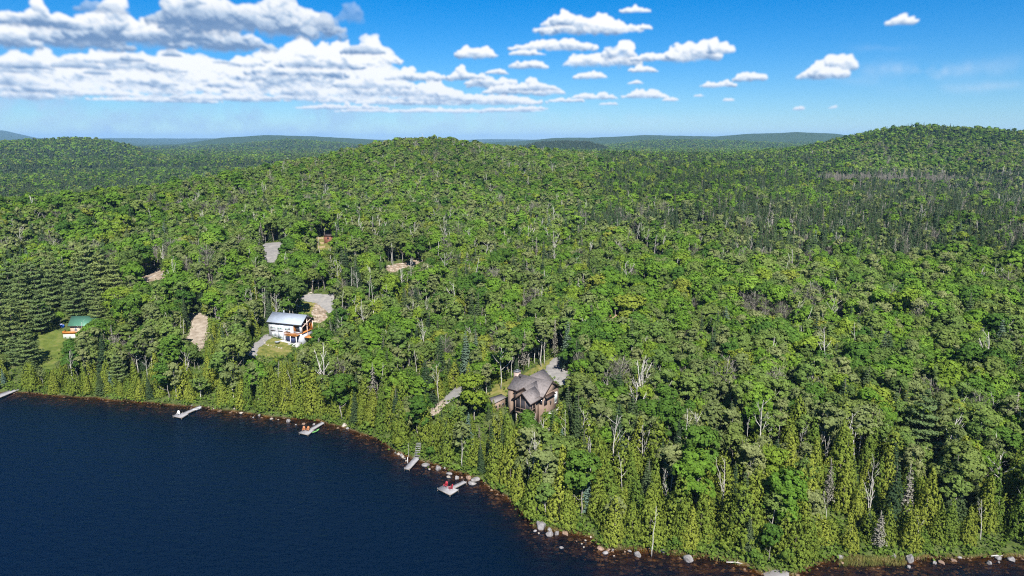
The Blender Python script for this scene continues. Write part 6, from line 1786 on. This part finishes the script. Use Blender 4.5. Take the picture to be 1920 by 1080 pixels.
ring('stones by the gravel lane', 'pale stone beside the gravel lane left of the brown house', [(832, 746), (817, 762), (815, 770), (813, 778), (818, 776), (935, 716), (929, 718)], ['pale'], 4.5)
ring('stones on the slope beside the drive', 'pale stone at the top of the curved drive', [(1040, 666), (1045, 665)], ['pale'], 4)
ring('pale outcrops in the woods', 'pale rock outcrop among the trees left of the red cut', [(820, 541), (818, 545), (1020, 580), (890, 566), (822, 548)], ['pale'], 6)

# woodpiles
def woodpile(a, b, label, n=30, rows=4):
    q0, q1 = on_ground(*a), on_ground(*b); d = q1 - q0; L = np.linalg.norm(d[:2]); rz = math.atan2(d[1], d[0])
    t = empty('woodpile', tuple(q0), rz); tag(t, label, 'woodpile')
    m = MB(); m.tube([(0, -.55, 0), (0, .55, 0)], .17, 7); me = m.mesh('log', M['log'])
    per = int(L / .38)
    for r_ in range(rows):
        for k in range(per - r_):
            o = link('log', me, t); o.location = ((k + .5 * r_ + .5) * .38, random.uniform(-.15, .15), .15 + r_ * .3 + d[2] * (k / per)); o.rotation_euler = (0, random.uniform(0, 3), random.uniform(-.1, .1))
woodpile((884, 759), (914, 744), 'long orange woodpile of cut logs left of the small grey roofed shed', rows=4)
woodpile((1061, 695.5), (1076, 686), 'short orange woodpile at the right side of the curved drive', rows=4)

# fallen white logs on the shore
for a, b, lab in [((1362, 1054), (1392, 1056.5), 'thin white fallen trunk lying over dark water at the lower shore'), ((1858, 1042.5), (1880, 1042), 'white fallen log along the bank near the right corner'), ((853, 865), (862, 870), 'pale fallen stick lying on the bank above the red chair dock')]:
    q0, q1 = P3(*a, .35), P3(*b, .45)
    t = empty('fallen_log', tuple(q0)); tag(t, lab, 'fallen log')
    d = q1 - q0; m = MB(); m.tube([(0, 0, 0), tuple(d * .5 + [0, 0, .12]), tuple(d)], [.13, .11, .06], 6); m.build('stem', M['white_bark'], t)
    m = MB(); m.tube([tuple(d * .6), tuple(d * .75 + [.2, .3, .4])], [.05, .02], 4); m.build('branch', M['white_bark'], t)

# stones and reeds that nobody could count
r_ = np.random.default_rng(5)
def stones_stuff(name, n, label, s0, s1, lo, hi, mat):
    th_ = r_.uniform(-40, 40, n); s = r_.uniform(lo, hi, n)
    rr_ = shore_r(th_) + s; x = rr_ * np.sin(np.radians(th_)); y = rr_ * np.cos(np.radians(th_)); z = terr(x, y)
    V0 = np.array([(1, 0, 0), (.3, .8, 0), (-.8, .6, .1), (-.9, -.5, 0), (.2, -.9, .1), (.2, 0, .6), (-.3, .2, .5)]); F0 = [(0, 1, 5), (1, 2, 6), (1, 6, 5), (2, 3, 6), (3, 4, 6), (4, 5, 6), (4, 0, 5)]
    V, Fs = [], []
    for i in range(n):
        a = r_.uniform(0, 6.28); sc = r_.uniform(s0, s1) * (1 if r_.random() < .8 else 1.8)
        ca, sa = math.cos(a), math.sin(a); b = len(V)
        for v in V0: V.append((x[i] + sc * (ca * v[0] - sa * v[1]), y[i] + sc * (sa * v[0] + ca * v[1]), z[i] + sc * (v[2] + .05)))
        Fs += [[b + q for q in f] for f in F0]
    tag(link(name, mesh_np(name, V, Fs, [mat])), label, 'stones', kind='stuff')
stones_stuff('shore_gravel', 1500, 'small stones strewn along the waterline', .05, .15, -.7, .9, M['boulder_brown'])
stones_stuff('lake_bed_stones', 1500, 'stones on the brown lake bed in the shallows', .12, .38, -7, -.8, M['boulder_brown'])
V, Fs, ti = [], [], []
for i in range(2000):
    px = r_.uniform(1575, 1700) if i < 900 else r_.uniform(1000, 1920)
    _q = P3(px, 1048, 0); th_ = math.degrees(math.atan2(_q[0], _q[1])); rr_ = shore_r(th_) + (r_.uniform(-2.4, .8) if i < 900 else r_.uniform(-.5, .9))
    x, y = rr_ * math.sin(math.radians(th_)), rr_ * math.cos(math.radians(th_)); z = float(terr(x, y)); hgt = r_.uniform(.5, 1.1); b = len(V)
    lx, ly = r_.normal() * .2, r_.normal() * .2
    V += [(x - .03, y, z), (x + .03, y, z), (x + lx, y + ly, z + hgt + max(0, -z) * .6)]; Fs.append([b, b + 1, b + 2]); ti.append(r_.random())
tag(link('reeds', mesh_np('reeds', V, Fs, [M['dry_grass']], None, ti)), 'thin green brown reeds in the shallows of the lower right shore', 'reeds', kind='stuff')
# undergrowth between the trunks near the lake
nU = 15000
th_ = r_.uniform(-41, 41, nU * 2); rr_ = shore_r(th_) + r_.random(nU * 2) ** 1.3 * 190 + .8
x, y = rr_ * np.sin(np.radians(th_)), rr_ * np.cos(np.radians(th_))
okU = np.ones(len(x), bool)
for k_, poly in PATCH_XY.items(): okU &= ~in_poly(x, y, poly)
for cxf, cyf, rf in FOOT.values(): okU &= ~((x - cxf) ** 2 + (y - cyf) ** 2 < (rf - 1.5) ** 2)
x, y = x[okU][:nU], y[okU][:nU]; z = terr(x, y)
cl = 7
C = np.repeat(np.stack([x, y, z], 1), cl, 0) + r_.normal(size=(len(x) * cl, 3)) * np.array([.7, .7, .35]) + np.array([0, 0, .55])
Nn = r_.normal(size=C.shape) * .7 + np.array([0, -.2, 1])
Vc, Fc_ = cards(C, Nn, r_.uniform(.22, .48, len(C)), r_.uniform(.2, .4, len(C)), r_)
tag(link('undergrowth', mesh_np('undergrowth', Vc, Fc_, [M['shrub']], None, r_.random(len(C)) * .7)), 'low leafy undergrowth between the trunks', 'undergrowth', kind='stuff')

# ------------------------------------------------------------------ the air
m, nt, out = mat_new('haze_air')
pv = N(nt, 'ShaderNodeVolumePrincipled')
pv.inputs['Color'].default_value = (.34, .62, 1.0, 1)
pv.inputs['Density'].default_value = 5.0e-5
pv.inputs['Anisotropy'].default_value = 0.0
nt.links.new(pv.outputs[0], out.inputs['Volume'])
mb = MB(); mb.box(-29000, 29000, -29000, 29000, -10.6, 268)
hz = mb.build('haze', m)
tag(hz, 'pale summer haze over the hills', 'haze', kind='stuff')
